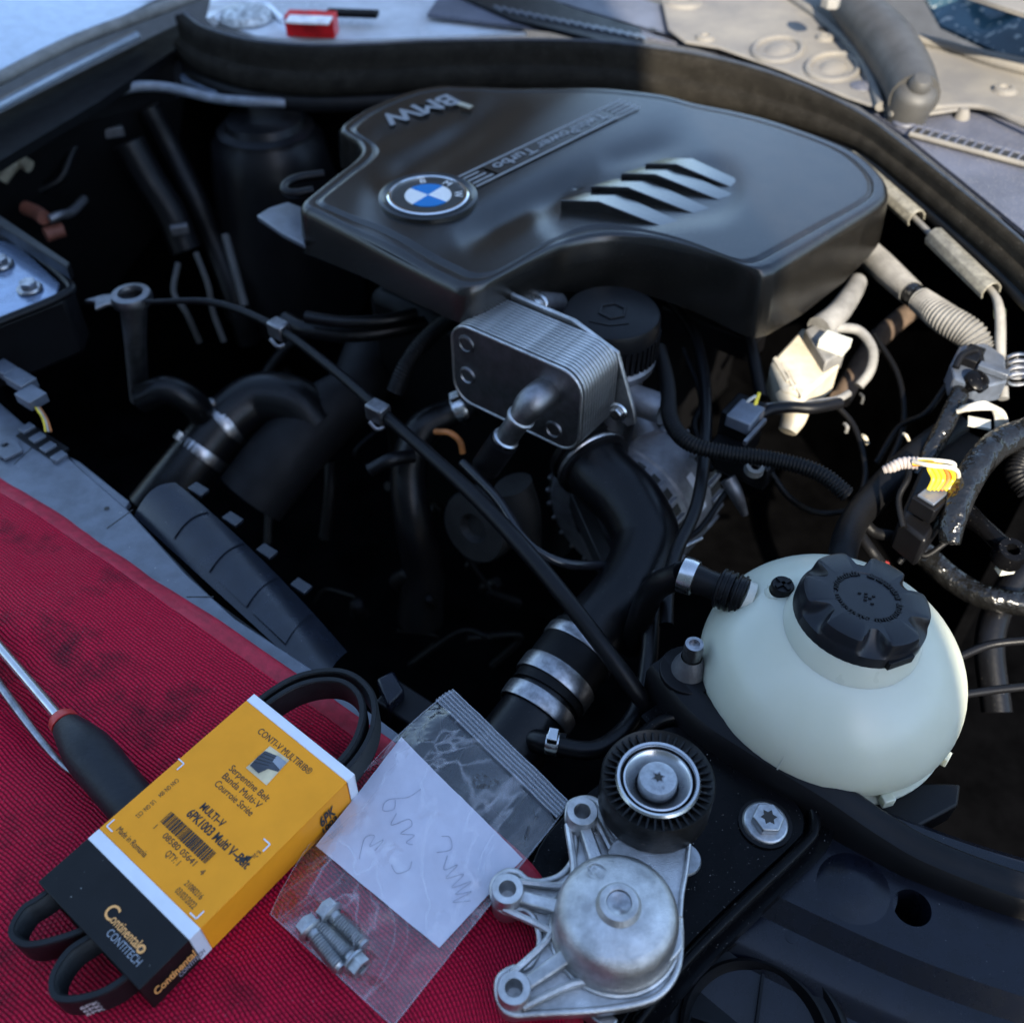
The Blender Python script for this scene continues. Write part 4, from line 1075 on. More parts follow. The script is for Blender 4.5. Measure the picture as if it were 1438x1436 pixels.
# ------------------------------------------------------------------ zip bag, paper slip and bolts
BT = [W(637, 970, .012), W(800, 1128, .014), W(552, 1440, .004), W(380, 1283, .004)]   # top-left, top-right, bottom-right, bottom-left
def bagpt(u, v_):  # u across the opening, v down the bag
    a = BT[0].lerp(BT[1], u); b = BT[3].lerp(BT[2], u)
    bulge = max(0, math.sin(math.pi * min(1, max(0, v_)))) ** .7
    return a.lerp(b, v_) + (BT[0] - BT[1]).normalized() * (.0125 * bulge * (1 - u) ** 3)
def bag():
    o = thing('zip_bag', 'clear plastic zip bag holding paper and bolts, crossing the edge of the red mat', 'plastic bag', bagpt(.5, .5) - Z * .01)
    def wr(u, v_, k): 
        p = bagpt(u, v_)
        e = min(1, 8 * min(u, 1 - u, 1 - v_))
        return .0024 * noise.noise(p * 45 + V((k, 0, 0))) + .0014 * noise.noise(p * 110 + V((0, k, 0))) + .0006 * noise.noise(p * 260)
    def top(u, v_):
        e = max(0, min(1, 7 * min(u, 1 - u, 1.0 - v_)))
        bul = .0095 * ss(.55, .72, v_) * (1 - ss(.86, .99, v_)) * ss(.04, .2, u) * (1 - ss(.5, .75, u))
        return bagpt(u, v_) + Z * (.0062 * e + bul + wr(u, v_, 0) * (.3 + .7 * e))
    def bot(u, v_):
        return bagpt(u, v_) + Z * (-.0022 + .25 * wr(u, v_, 0))
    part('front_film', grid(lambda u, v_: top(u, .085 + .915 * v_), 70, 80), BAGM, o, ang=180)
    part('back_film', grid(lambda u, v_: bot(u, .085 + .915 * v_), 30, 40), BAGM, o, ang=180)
    part('zip_strip', grid(lambda u, v_: bagpt(u, .085 * v_) + Z * (.0025 + wr(u, v_ * .08, 0) * .4), 40, 6), ZIPM, o, ang=180)
    for k in range(6):
        v0 = .004 + .0152 * k
        part('zip_ridge', tube([bagpt(i / 24, v0) + Z * (.0028 + wr(i / 24, v0, 0) * .4) for i in range(25)], .0007 if k not in (0, 5) else .00045, 6, 1), ZIPM, o)
    for e_ in (0, 1): part('side_seam', tube([bagpt(e_, i / 20) + Z * (.0002 + wr(e_, i / 20, 0) * .3) for i in range(21)], .0004, 6, 1), ZIPM, o)
    part('bottom_seam', tube([bagpt(i / 20, 1) + Z * .0002 for i in range(21)], .0004, 6, 1), ZIPM, o)
    # paper
    c = [W(564, 1036, .009), W(734, 1206, .009), W(617, 1331, .005), W(444, 1189, .005)]
    def pp(u, v_):
        a = c[0].lerp(c[1], u); b = c[3].lerp(c[2], u); p = a.lerp(b, v_)
        return p + Z * (.0010 + .0016 * noise.noise(p * 34) + .0007 * abs(noise.noise(p * 80)) + .0004 * noise.noise(p * 130))
    slip = solo('paper_slip', grid(pp, 40, 40), PAPER, 'white paper slip with faint pencil scrawl inside the clear bag', 'paper', ang=180)
    def scrawl(pts):
        q = [pp(u, v_) + Z * .0005 for u, v_ in pts]
        part('pencil_stroke', tube(q, .00016, 5, 6), PEN, slip)
    scrawl([(.30, .18), (.27, .30), (.18, .42), (.20, .50), (.25, .44), (.22, .38)])
    scrawl([(.28, .45), (.30, .54), (.36, .42), (.40, .44), (.38, .54), (.45, .48), (.44, .56), (.48, .54)])
    scrawl([(.58, .34), (.62, .30), (.67, .36), (.62, .46)])
    scrawl([(.68, .42), (.72, .52), (.76, .42), (.76, .56), (.82, .44), (.82, .58), (.88, .44), (.86, .60), (.92, .50), (.88, .66), (.95, .56)])
    scrawl([(.28, .88), (.22, .74), (.26, .68), (.28, .76), (.32, .66), (.32, .76)])
    scrawl([(.46, .76), (.52, .78), (.56, .70), (.54, .64)])
    def bolt(nm, lab, hx, hy, tx, ty, r=.0050):
        a, b = W(hx, hy, .0085), W(tx, ty, .0075); d = (b - a).normalized(); L = (b - a).length
        o = thing(nm, lab, 'bolt', a, 'bolts in the plastic bag')
        prof = [(r * .9, .004)]
        h = .0075
        while h < L - .002: prof += [(r * .74, h), (r, h + .0008), (r * .74, h + .0016)]; h += .0017
        prof += [(r * .7, L), (0, L)]
        part('shank', lathe(prof, a, d, 20), ZINC, o, ang=50)
        e1, e2, n_ = frame(d)
        part('flange', lathe([(0, .002), (r * 1.5, .0022), (r * 1.52, .0035), (r * 1.25, .0045), (r, .005)], a, d, 24), ZINC, o)
        part('head', plate(circ(0, 0, r * 1.25, 6), [circ(0, 0, r * .65, 6, .5)], -.0035, .0025, a, e1, e2), ZINC, o, bev=.0004)
        part('socket_floor', lathe([(0, -.0008), (r * .66, -.0008)], a, d, 12), STEELD, o)
    bolt('bolt', 'grey threaded bolt of the bag lying farthest left, head at its upper end', 432, 1300, 480, 1360)
    bolt('bolt', 'grey bolt between two others in the bag, head pointing down right', 503, 1354, 447, 1298)
    bolt('bolt', 'grey bolt nearest the paper slip in the bag, head at its upper end', 460, 1278, 512, 1328)
bag()
# ------------------------------------------------------------------ screwdriver and pick
sd = thing('screwdriver', 'screwdriver with steel shaft, red collar and dark handle tucked under the carton', 'screwdriver', W(90, 1020, .0))
A, B, C_ = W(-60, 838, .006), W(88, 1012, .012), W(215, 1165, .012)
part('shaft', tube([A, B], .0036, 20, 1), STEEL, sd)
dd = (C_ - B).normalized(); L = (C_ - B).length
part('collar', lathe([(.004, -.004), (.0072, -.0035), (.0088, -.001), (.0090, .0035), (.0075, .004)], B, dd, 32), REDC, sd)
part('handle', lathe([(.0075, .003), (.0095, .006), (.0125, .018), (.0150, .030), (.0155, .040), (.0145, L * .8), (.014, L), (0, L + .003)], B, dd, 40), HAND, sd)
pk = thing('pick_tool', 'thin tapered steel pick lying in the crease of the red mat beside the screwdriver', 'pick', W(60, 1040, -.004))
part('rod', tube([W(-60, 880, .0), W(0, 962, -.001), W(50, 1030, -.003), W(90, 1076, -.003), W(118, 1094, .0)], [.0030, .0030, .0026, .0017, .0006], 14, 6), STEELD, pk)
# ------------------------------------------------------------------ belt tensioner
def tens():
    def z2(a, b, z): return W(660 + a / 3.126, 980 + b / 3.126, z)
    zb = .014
    o = thing('belt_tensioner', 'new cast aluminium belt tensioner with black pulley, resting across the mat edge', 'tensioner', z2(640, 1000, 0))
    out = [(495, 436), (440, 455), (424, 505), (432, 560), (458, 610), (455, 680), (432, 738), (380, 785), (305, 806), (245, 798), (205, 766), (150, 762), (98, 805), (92, 865), (125, 925), (165, 945), (215, 928), (262, 952), (293, 1015), (300, 1085), (280, 1145),
           (240, 1190), (185, 1190), (122, 1230), (112, 1300), (135, 1365), (185, 1398), (300, 1392), (550, 1378), (750, 1345), (850, 1295), (912, 1200), (928, 1080), (922, 950), (900, 860), (800, 780), (720, 700), (650, 620), (600, 540), (575, 475), (545, 444)]
    P = [z2(x, y, zb) for x, y in cr(out, 5, True)]
    part('base_casting', prism(P, Z * -.008), ALU, o, bev=.0012, ang=60)
    rim = [p + Z * .0012 for p in P]
    rim = [z2(640, 1000, zb).lerp(p, .985) for p in rim]
    part('edge_rib', tube(rim, .0019, 8, 1, closed=True), ALU, o, ang=80)
    lugs = ((493, 495, 70, .030), (165, 835, 72, .026), (193, 1270, 76, .026))
    ctr = z2(635, 1000, zb)
    for x, y, r, hz in lugs:
        p = z2(x, y, hz); rr_ = r / 3.126 * dep(p) / F
        part('mounting_lug', lathe([(rr_ * .55, -.024), (rr_ * 1.0, -.024), (rr_ * 1.0, -.0012), (rr_ * .94, 0), (rr_ * .54, 0), (rr_ * .47, -.0016), (rr_ * .47, -.024)], p, (0, 0, 1), 40), ALU, o)
        q = V((p.x, p.y, zb)); d = (ctr - q); nrm = V((-d.y, d.x, 0)).normalized(); L = d.length; d = d / L
        part('web_rib', prism([q + d * rr_ * .8 + nrm * .0035, q + d * (L - .026) + nrm * .0042, q + d * (L - .026) - nrm * .0042, q + d * rr_ * .8 - nrm * .0035], Z * (hz - zb - .005)), ALU, o, bev=.0012)
        for s_ in (1, -1):
            part('side_rib', tube([q + nrm * s_ * rr_ * .9 + Z * .004, q + d * L * .45 + nrm * s_ * .013 + Z * .003, q + d * (L - .026) + nrm * s_ * .021 + Z * .003], .0022, 8), ALU, o)
    # drum
    c = z2(634, 1010, zb); R0 = .0335
    part('drum', lathe([(R0 * 1.05, -.006), (R0 * 1.05, .004), (R0 * 1.02, .006), (R0 * 1.0, .007), (R0 * .985, .016), (R0 * .95, .0215), (R0 * .88, .0255), (R0 * .78, .0275), (R0 * .42, .0292), (R0 * .36, .0296), (R0 * .345, .0310), (R0 * .30, .0335), (R0 * .235, .0340), (R0 * .20, .0335), (R0 * .19, .0300), (R0 * .10, .0285), (0, .0285)], c, (0, 0, 1), 96), ALU, o, ang=40)
    part('drum_socket', lathe([(R0 * .19, .0320), (R0 * .15, .0316), (R0 * .05, .0296), (0, .0295)], c, (0, 0, 1), 32), STEELD, o)
    part('drum_seam', lathe([(R0 * 1.05, .0), (R0 * 1.085, .0005), (R0 * 1.085, .0022), (R0 * 1.05, .003)], c, (0, 0, 1), 96), ALU, o)
    t = math.radians(118)
    lg = c + V((math.cos(t), math.sin(t), 0)) * R0 * .62 + Z * .0283
    part('cast_oval', tube([lg + (U * math.cos(a) * .0062 + RR * math.sin(a) * .0045) for a in [2 * math.pi * i / 20 for i in range(20)]], .0004, 6, 1, closed=True), ALU, o)
    text('cast_mark', 'CRB', ALU, o, lg - U * .004 - RR * .0018 + Z * .0006, U, RR, width=.008, height=.004, bold=.02)
    # arm to the pulley
    a0, a1 = z2(760, 960, .018), z2(930, 660, .020)
    arm = [(660, 600), (900, 640), (960, 640), (950, 760), (934, 860), (926, 960), (930, 1100), (800, 1150), (600, 800)]
    part('arm', prism([z2(x, y, .022) for x, y in cr(arm, 4, True)], Z * -.010), ALU, o, bev=.0018, ang=60)
    part('arm_edge', tube([z2(x, y, .023) for x, y in ((962, 642), (948, 760), (930, 860), (922, 960))], .0014, 8), ALU, o)
    # damping shell under the drum
    part('lower_shell', lathe([(R0 * 1.04, -.016), (R0 * 1.06, -.014), (R0 * 1.06, -.008), (R0 * .9, -.006)], c, (0, 0, 1), 64), CAST, o)
    # pulley
    pc = z2(826, 352, .048); k = dep(pc) / F / 3.126; r = 252 * k
    ru = 1.0
    pm = mat('pulley_plastic', (.006, .006, .006), .4, var=.5, ns=90, bump=.2, bs=400, speck=.26, sp_scale=350, sp_col=(.07, .06, .05), spec=.25)
    pl = part('pulley', lathe([(r * .80, -.004), (r * .96, -.0012), (r * .985, 0), (r, -.0012), (r, -.025), (r * .97, -.0262), (r * .7, -.026), (r * .7, -.006)], pc, (0, 0, 1), 96), pm, o)
    part('pulley_web', lathe([(r * .97, -.006), (r * .74, -.0055)], pc, (0, 0, 1), 64), BLKD, o)
    rb = []
    for i in range(40):
        t = 2 * math.pi * i / 40; rd = V((math.cos(t), math.sin(t), 0)); tg = V((-rd.y, rd.x, 0))
        rb.append(box(pc + rd * r * .85 - Z * .0035, rd * r * .105, tg * .0006, Z * .0022))
    part('spoke', J(*rb), pm, o, kind='stuff')
    part('bearing_shield', lathe([(r * .75, -.005), (r * .745, -.0005), (r * .715, .0008), (r * .66, .0004), (r * .64, -.0012), (r * .63, -.0025), (r * .61, -.0022), (r * .60, -.0012), (r * .57, -.0008), (r * .36, -.0085), (r * .34, -.0085)], pc, (0, 0, 1), 96), STEEL, o, ang=30)
    part('shield_groove', lathe([(r * .665, .0007), (r * .645, -.0008), (r * .625, -.0018), (r * .607, -.0012)], pc, (0, 0, 1), 96), BLK, o)
    part('bearing_pit', lathe([(r * .45, -.0070), (r * .30, -.0085), (0, -.0085)], pc, (0, 0, 1), 48), BLK, o)
    part('pulley_bolt', lathe([(r * .335, -.009), (r * .345, -.006), (r * .345, -.0014), (r * .32, .0006), (r * .27, .001), (0, .0011)], pc, (0, 0, 1), 64), ZINC, o)
    s = [((.0042 if i % 2 == 0 else .0026) * math.cos(math.pi * i / 6 + .2), (.0042 if i % 2 == 0 else .0026) * math.sin(math.pi * i / 6 + .2)) for i in range(12)]
    part('star_recess', plate(s, [], 0, .00125, pc), STEELD, o)
    part('star_pit', plate([(a * .7, b * .7) for a, b in s], [], 0, .0015, pc), INK, o)
    text('bolt_stamp', '10.9', STEELD, o, pc + V((-.003, -.0078, .0011)), (1, 0, 0), (0, 1, 0), width=.006, height=.0024)
    # strap clamp peeking out below
    part('lower_clip', box(z2(560, 1400, -.004), U * .010, RR * .004, Z * .006), STEELD, o, bev=.001)
tens()
# ------------------------------------------------------------------ rubber seal round the bay
ZW = .125
SEAL = [(255, 20), (285, 40), (350, 58), (430, 66), (520, 64), (600, 60), (760, 58), (880, 64), (1008, 84), (1109, 114), (1202, 157), (1268, 204), (1346, 266), (1438, 343), (1570, 470)]
def seal():
    path = [tuple(W(x, y, ZW)) for x, y in SEAL]
    o = thing('rubber_seal', 'long curved black rubber seal sweeping behind the engine cover to the right edge', 'rubber seal', W(880, 87, ZW - .05))
    # travelling to the right, side points to the viewer
    prof = [(-.006, -.012), (-.006, -.002), (-.002, .0005), (.004, 0), (.0075, -.004), (.009, -.012), (.0085, -.021), (.0095, -.024), (.0150, -.026), (.0185, -.031), (.0195, -.040), (.0175, -.049), (.013, -.053), (.004, -.054), (.004, -.03)]
    gs = lambda t: 1 - .46 * ss(.55, .78, t)
    part('seal', sweep(path, prof, 12, scale=gs), RUBD, o, ang=50)
    part('top_lip', sweep(path, [(-.0075, -.003), (-.0070, .0012), (-.0025, .0026), (-.0010, .0012), (-.0012, -.002)], 12, scale=gs), mat('lip_rubber', (.03, .036, .048), .35), o, ang=60)
    part('mounting_flange', sweep(path, [(.013, -.050), (.019, -.054), (.022, -.062), (.020, -.068), (.012, -.066)], 12, scale=gs), RUB, o, ang=60)
    return path
SP = seal()
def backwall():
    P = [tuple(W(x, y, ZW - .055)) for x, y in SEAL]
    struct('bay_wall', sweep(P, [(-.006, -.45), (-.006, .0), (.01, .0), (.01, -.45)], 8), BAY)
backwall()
# pipe with two plastic clips below the seal, right
sp = thing('brake_pipe', 'thin dusty pipe held in two long plastic clips below the right part of the seal', 'pipe', W(1390, 420, .07))
zz = .087
pth = [(1085, 160, .085), (1150, 198, .08), (1215, 240, zz), (1290, 312, zz), (1312, 335, zz), (1350, 372, zz), (1392, 408, zz), (1404, 440, .078), (1405, 500, .05), (1409, 560, .03)]
P = [W(*p) for p in pth]
part('pipe', tube(P, [.0026, .0026, .0026, .0028, .0028, .003, .003, .0042, .0044, .0044], 12), CONDUIT, sp)
for (a, b) in (((1192, 222), (1288, 306)), ((1312, 330), (1393, 408))):
    A, B = W(*a, zz + .004), W(*b, zz + .004); d = (B - A).normalized(); q = d.cross(Z)
    k = .0085
    pr = [(-1.1, -.4), (-1, .3), (-.5, .85), (.2, .9), (.8, .5), (1.05, -.3), (.85, -.9), (.7, -.8), (.85, -.25), (.6, .35), (.15, .7), (-.4, .65), (-.8, .2), (-.9, -.4)]
    v = [A + q * x * k + Z * y * k for x, y in pr] + [B + q * x * k + Z * y * k for x, y in pr]; n = len(pr)
    part('clip', (v, [(i, (i + 1) % n, n + (i + 1) % n, n + i) for i in range(n)] + [tuple(range(n)), tuple(range(2 * n - 1, n - 1, -1))]), mat('clip_plastic', (.17, .16, .13), .5, var=.3, ns=200), sp, bev=.0006, ang=60)
part('band_mark', lathe([(.0045, -.004), (.0049, -.0035), (.0049, .0035), (.0045, .004)], W(1404, 440, .068), P[8] - P[7], 20), mat('yellow_band', (.6, .55, .25), .5), sp)
# ------------------------------------------------------------------ cowl
def cowl():
    zc = .126
    o = thing('cowl_panel', 'dusty beige pressed steel cowl panel with oval embossings in the sun, behind the seal', 'cowl panel', W(1180, 100, zc))
    v = [W(x, y, zc) for x, y in ((925, -20), (938, 40), (962, 58), (1010, 66), (1100, 98), (1190, 136), (1245, 154), (1300, 160), (1380, 148), (1438, 168), (1560, 220), (1700, 160), (1500, 92), (1290, 50), (1180, -10), (1150, -60), (950, -90))]
    part('sheet', prism(v, Z * -.004), BEIGE, o, bev=.002)
    def oval(x, y, a, b, ang):
        c = W(x, y, zc); t = R_(ang); e1 = V((math.cos(t), math.sin(t), 0)); e2 = V((-math.sin(t), math.cos(t), 0))
        pts = [c + e1 * a * math.cos(2 * math.pi * i / 28) + e2 * b * math.sin(2 * math.pi * i / 28) for i in range(28)]
        part('oval_rim', tube(pts, .0042, 10, 1, closed=True), BEIGE, o)
        part('oval_dome', lathe([(1, 0), (.7, .0025), (.4, .004), (0, .004)], (0, 0, 0), (0, 0, 1), 24) and [(c + e1 * p[0] * a * .8 + e2 * p[1] * b * .8 + Z * p[2]) for p in lathe([(1, -.001), (.7, .0025), (.4, .004), (0, .004)], (0, 0, 0), (0, 0, 1), 24)[0]] and (
            [(c + e1 * p[0] * a * .6 + e2 * p[1] * b * .6 + Z * p[2]) for p in lathe([(1, -.001), (.7, .0025), (.4, .004), (0, .004)], (0, 0, 0), (0, 0, 1), 24)[0]], lathe([(1, 0), (.7, .0025), (.4, .004), (0, .004)], (0, 0, 0), (0, 0, 1), 24)[1]), BEIGE, o)
    oval(1092, 70, .026, .040, -28); oval(1170, 95, .027, .042, -28)
    for x, y, r in ((1158, 55, .009), (990, 55, .010), (960, 5, .020), (1410, 128, .011)):
        part('small_dimple', lathe([(r * 1.2, 0), (r, .004), (r * .55, .005), (r * .4, .002), (0, .002)], W(x, y, zc), (0, 0, 1), 24), BEIGE, o)
    part('edge_roll', tube([W(x, y, zc + .002) for x, y in ((935, -60), (1060, -28), (1130, 10), (1190, 60), (1222, 110), (1236, 150))], .005, 10), BEIGE, o)
    part('edge_roll', tube([W(x, y, zc + .004) for x, y in ((1290, 55), (1340, 68), (1400, 88), (1500, 112), (1600, 130))], .006, 10), BEIGE, o)
    part('fold_line', tube([W(x, y, zc + .001) for x, y in ((1250, 160), (1305, 152), (1375, 150), (1430, 172), (1520, 215))], .003, 8), BEIGE, o)
    # lower blue-grey ledge
    L = thing('scuttle_ledge', 'dusty blue-grey painted ledge with a row of small square slots between seal and cowl', 'ledge', W(1350, 250, .11))
    zl = .117
    inner = [(600, 20), (760, 40), (880, 48), (1004, 68), (1112, 100), (1208, 145), (1275, 192), (1352, 254), (1446, 331), (1580, 455)]
    outer = [(1800, 480), (1700, 300), (1560, 222), (1440, 170), (1380, 150), (1300, 158), (1200, 140), (1100, 100), (1000, 50), (940, 10), (800, -30), (640, -40)]
    part('sheet', prism([W(x, y, zl) for x, y in inner + outer], Z * -.004), BLUEDUST, L)
    A, B = W(1283, 183, zl + .004), W(1470, 232, zl + .004); d = (B - A).normalized(); q = Z.cross(d); n = 15; st = (B - A).length / n
    for i in range(n):
        c = A + d * st * (i + .5)
        part('slot', box(c - Z * .0008, d * st * .30, q * .007, Z * .0015), INK, L)
        part('slot_bar', box(A + d * st * i - Z * .001, d * st * .15, q * .010, Z * .003), BLUEDUST, L, bev=.0006)
    part('slot_rail', tube([A - q * .011, B - q * .011], .0028, 8, 1), BEIGE, L); part('slot_rail', tube([A + q * .010, B + q * .010], .0022, 8, 1), BLUEDUST, L)
    part('ring', tube([W(1270, 172, zl + .002) + V((math.cos(t), math.sin(t), 0)) * .010 for t in [2 * math.pi * i / 20 for i in range(20)]], .0028, 8, 1, closed=True), BLUEDUST, L)
    part('stud', lathe([(.008, 0), (.007, .005), (.0045, .010), (0, .0105)], W(1350, 166, zl), (0, 0, 1), 18), BEIGE, L)
    part('bump', lathe([(.014, 0), (.012, .006), (.006, .009), (0, .009)], W(1208, 128, zl + .004), (0, 0, 1), 20), BLUEDUST, L)
    part('screw_hole', lathe([(.005, .0008), (0, .0008)], W(916, 42, zl), (0, 0, 1), 18), INK, L)
    part('screw_hole', lathe([(.006, .0008), (0, .0008)], W(1155, 41, .1265), (0, 0, 1), 18), INK, o)
    # wiper arm
    wa = thing('wiper_linkage', 'thick grey wiper arm with a bolted foot lying over the sunlit cowl', 'wiper arm', W(1283, 135, .12))
    P = [W(1165, -30, .155), W(1200, 10, .155), W(1245, 60, .15), W(1272, 105, .145), W(1284, 138, .142)]
    part('arm', tube(P, [.020, .024, .028, .027, .025], 20), GREYTUBE, wa)
    part('foot', lathe([(.022, -.03), (.022, .0), (.018, .006), (.012, .008), (.0115, .014), (.008, .018), (0, .019)], P[-1] + Z * .006, (0, -.4, 1), 28), GREYTUBE, wa)
    part('nut', plate(circ(0, 0, .011, 6), [], .0, .010, W(1165, 10, .172)), CONDUIT, wa, bev=.001)
    # windscreen, lower edge top right
    g = thing('windscreen', 'dusty dark teal windscreen corner at the top right', 'windscreen', W(1400, 40, .13))
    G = [(1275, -40, .11), (1320, 40, .112), (1400, 78, .114), (1700, 130, .118)]
    A = [W(*p) for p in G]
    part('glass', prism(A + [p + RR * .5 + Z * .28 for p in reversed(A)], Z * .004), mat('glass_dust', (.030, .065, .085), .12, var=.5, ns=9, speck=.36, sp_scale=90, sp_col=(.30, .32, .30)), g)
    part('frit_band', tube([a + RR * .055 + Z * .036 for a in A], .007, 8), mat('frit', (.04, .05, .045), .6, var=.5, ns=60), g)
    part('upper_frame', prism([W(1330, -10, .2), W(1440, 26, .2), W(1600, 60, .2), W(1600, -40, .21), W(1330, -60, .21)], Z * .004), BEIGE, g)
cowl()
# left part of the scuttle, in the shade
sc = thing('scuttle_cover', 'pale glossy scuttle cover reflecting the sky behind the seal, top middle', 'scuttle cover', W(500, 20, .11))
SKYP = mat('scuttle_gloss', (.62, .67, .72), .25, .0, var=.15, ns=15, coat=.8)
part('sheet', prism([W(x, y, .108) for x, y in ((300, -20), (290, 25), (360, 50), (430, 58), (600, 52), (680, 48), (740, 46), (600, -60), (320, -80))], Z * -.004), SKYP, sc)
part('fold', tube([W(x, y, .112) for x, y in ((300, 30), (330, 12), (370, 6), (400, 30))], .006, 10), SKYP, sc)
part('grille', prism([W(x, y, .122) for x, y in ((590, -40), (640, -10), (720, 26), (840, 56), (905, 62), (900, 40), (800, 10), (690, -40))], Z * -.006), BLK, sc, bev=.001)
for i in range(18):
    t = i / 17
    part('louvre', box(W(700 + 200 * t, 12 + 40 * t, .1232), V((.5, -.86, 0)) * .010, V((.86, .5, 0)) * .002, Z * .0012), BLUEP, sc)
rp = thing('red_packet', 'small white and bright red packet standing behind the seal at the top', 'packet', W(432, 32, .115))
part('body', box(W(438, 34, .125), V((.99, -.1, 0)) * .030, V((.1, .99, 0)) * .012, Z * .012), REDBOX, rp, bev=.001)
part('white_top', box(W(434, 28, .138), V((.99, -.1, 0)) * .026, V((.1, .99, 0)) * .011, Z * .0012), mat('packet_white', (.85, .80, .82), .4), rp)
solo('rubber_strip', box(W(495, 19, .125), V((1, -.1, 0)) * .032, V((.1, 1, 0)) * .008, Z * .003), BLKD, 'short dark blade lying right of the red and white packet', 'blade', bev=.001)
solo('speckled_dome', lathe([(.034, 0), (.03, .008), (.018, .013), (0, .015)], W(346, 26, .11), (0, 0, 1), 32), mat('speckled', (.4, .43, .44), .4, var=.6, ns=160), 'pale speckled domed cover left of the red packet', 'cover')
# ------------------------------------------------------------------ fender and gutter at upper left
fe = thing('fender', 'pale blue glossy front fender edge filling the top left corner', 'fender', W(60, 40, .14))
def fen(u, v_):
    a = W(-120 + 420 * u, 165 - 205 * u, .130); b = W(-160 + 330 * u, 20 - 190 * u, .15) + V((-.15, .1, 0))
    return a.lerp(b, v_) + Z * (.03 * math.sin(v_ * 1.5))
part('panel', grid(fen, 16, 10), FEND, fe, ang=80)
part('edge_seal', tube([W(-120, 172, .128), W(0, 110, .128), W(100, 60, .128), W(200, 22, .128), W(300, -16, .128)], .007, 10), CONDUIT, fe)
for i, (pts, r, m, lab) in enumerate((
    (((-40, 168), (60, 116), (130, 80), (192, 50)), .0055, FEND, 'upper blue-grey gutter rail below the fender edge'),
    (((-40, 232), (20, 198), (80, 162), (140, 126), (158, 112)), .007, FEND, 'lower blue-grey rail of the left inner wing'))):
    solo('wing_rail', tube([W(x, y, .10 - .03 * i) for x, y in pts], r, 12), m, lab, 'rail', group='rails of the left wing')
solo('wing_ledge', prism([W(x, y, .09) for x, y in ((-60, 190), (60, 128), (200, 58), (262, 28), (262, 60), (200, 100), (140, 142), (-60, 262))], Z * -.01), BLKD, 'black ledge between the fender edge and the lower blue-grey rail', 'ledge')
solo('inner_wing', prism([W(-80, 260, .06), W(60, 180, .06), W(200, 90, .07), W(255, 60, .09), W(260, 130, .05), W(240, 300, -.1), W(150, 420, -.2), W(-80, 420, -.1)], V((-.01, -.01, -.004))), BLKD, 'black inner wing panel on the far left of the bay', 'panel')
st = thing('strut_tower', 'black suspension strut tower with bolts and round steps at the upper left', 'strut tower', W(360, 200, 0))
c = W(372, 175, .03)
part('tower', lathe([(.10, -.25), (.085, -.12), (.075, -.05), (.070, -.02), (.062, -.012), (.060, -.004), (.050, 0), (.046, .008), (.03, .011), (0, .012)], c, (0, 0, 1), 56), mat('tower_paint', (.005, .005, .006), .36, spec=.25), st)
part('top_plate', prism([W(x, y, .065) for x, y in ((238, 82), (262, 74), (300, 88), (345, 118), (338, 134), (300, 128), (256, 112))], Z * -.01), mat('tower_blue', (.09, .12, .17), .35, .3), st, bev=.003)
for x, y, z in ((270, 88, .067), (346, 127, .06), (397, 133, .06)): part('bolt', lathe([(.008, 0), (.008, .004), (.006, .009), (0, .0095)], W(x, y, z), (0, 0, 1), 18), mat('tan_bolt', (.42, .38, .30), .4, .6), st)
part('cup', lathe([(.022, -.02), (.022, 0), (.016, .002), (.014, -.004), (0, -.004)], W(318, 84, .062), (0, 0, 1), 28), BLK, st)
hose('brake_hose', 'pale grey hose snaking across the front of the strut tower', 'hose', ((128, 142, .075), (150, 134, .075), (190, 122, .08), (240, 124, .075), (300, 138, .07), (350, 143, .07), (400, 145, .065)), 7, mat('grey_hose', (.14, .16, .19), .35))
solo('clip_block', box(W(138, 138, .078), V((.8, .5, 0)) * .014, V((-.5, .8, 0)) * .006, Z * .005), FEND, 'small pale blue clip at the left end of the grey hose', 'clip', bev=.001)
hose('tan_plug', 'tan pipe elbow sticking up beside the left wing', 'pipe', ((2, 252, .03), (14, 236, .04), (26, 226, .045), (42, 234, .04)), 9, mat('tan_plastic', (.25, .22, .16), .5))
solo('white_stud', lathe([(.006, 0), (.006, .006), (0, .008)], W(61, 187, .06), (0, -.3, 1), 16), WHITEP, 'small white stud on the left inner wing', 'stud')
for i, p in enumerate((((36, 292), (50, 298), (62, 306)), ((64, 330), (82, 324), (90, 322)))):
    hose('rust_lead', ('upper', 'lower')[i] + ' rust-red lead in the dark corner above the relay box', 'lead', tuple((x, y, .0 - .02 * i) for x, y in p), 10, mat('rust', (.16, .05, .03), .7), group='rust leads')
hose('grey_lead', 'grey bent lead above the relay box', 'lead', ((70, 308, .0), (84, 302, .0), (100, 298, -.01), (118, 280, -.02)), 6, CAST)
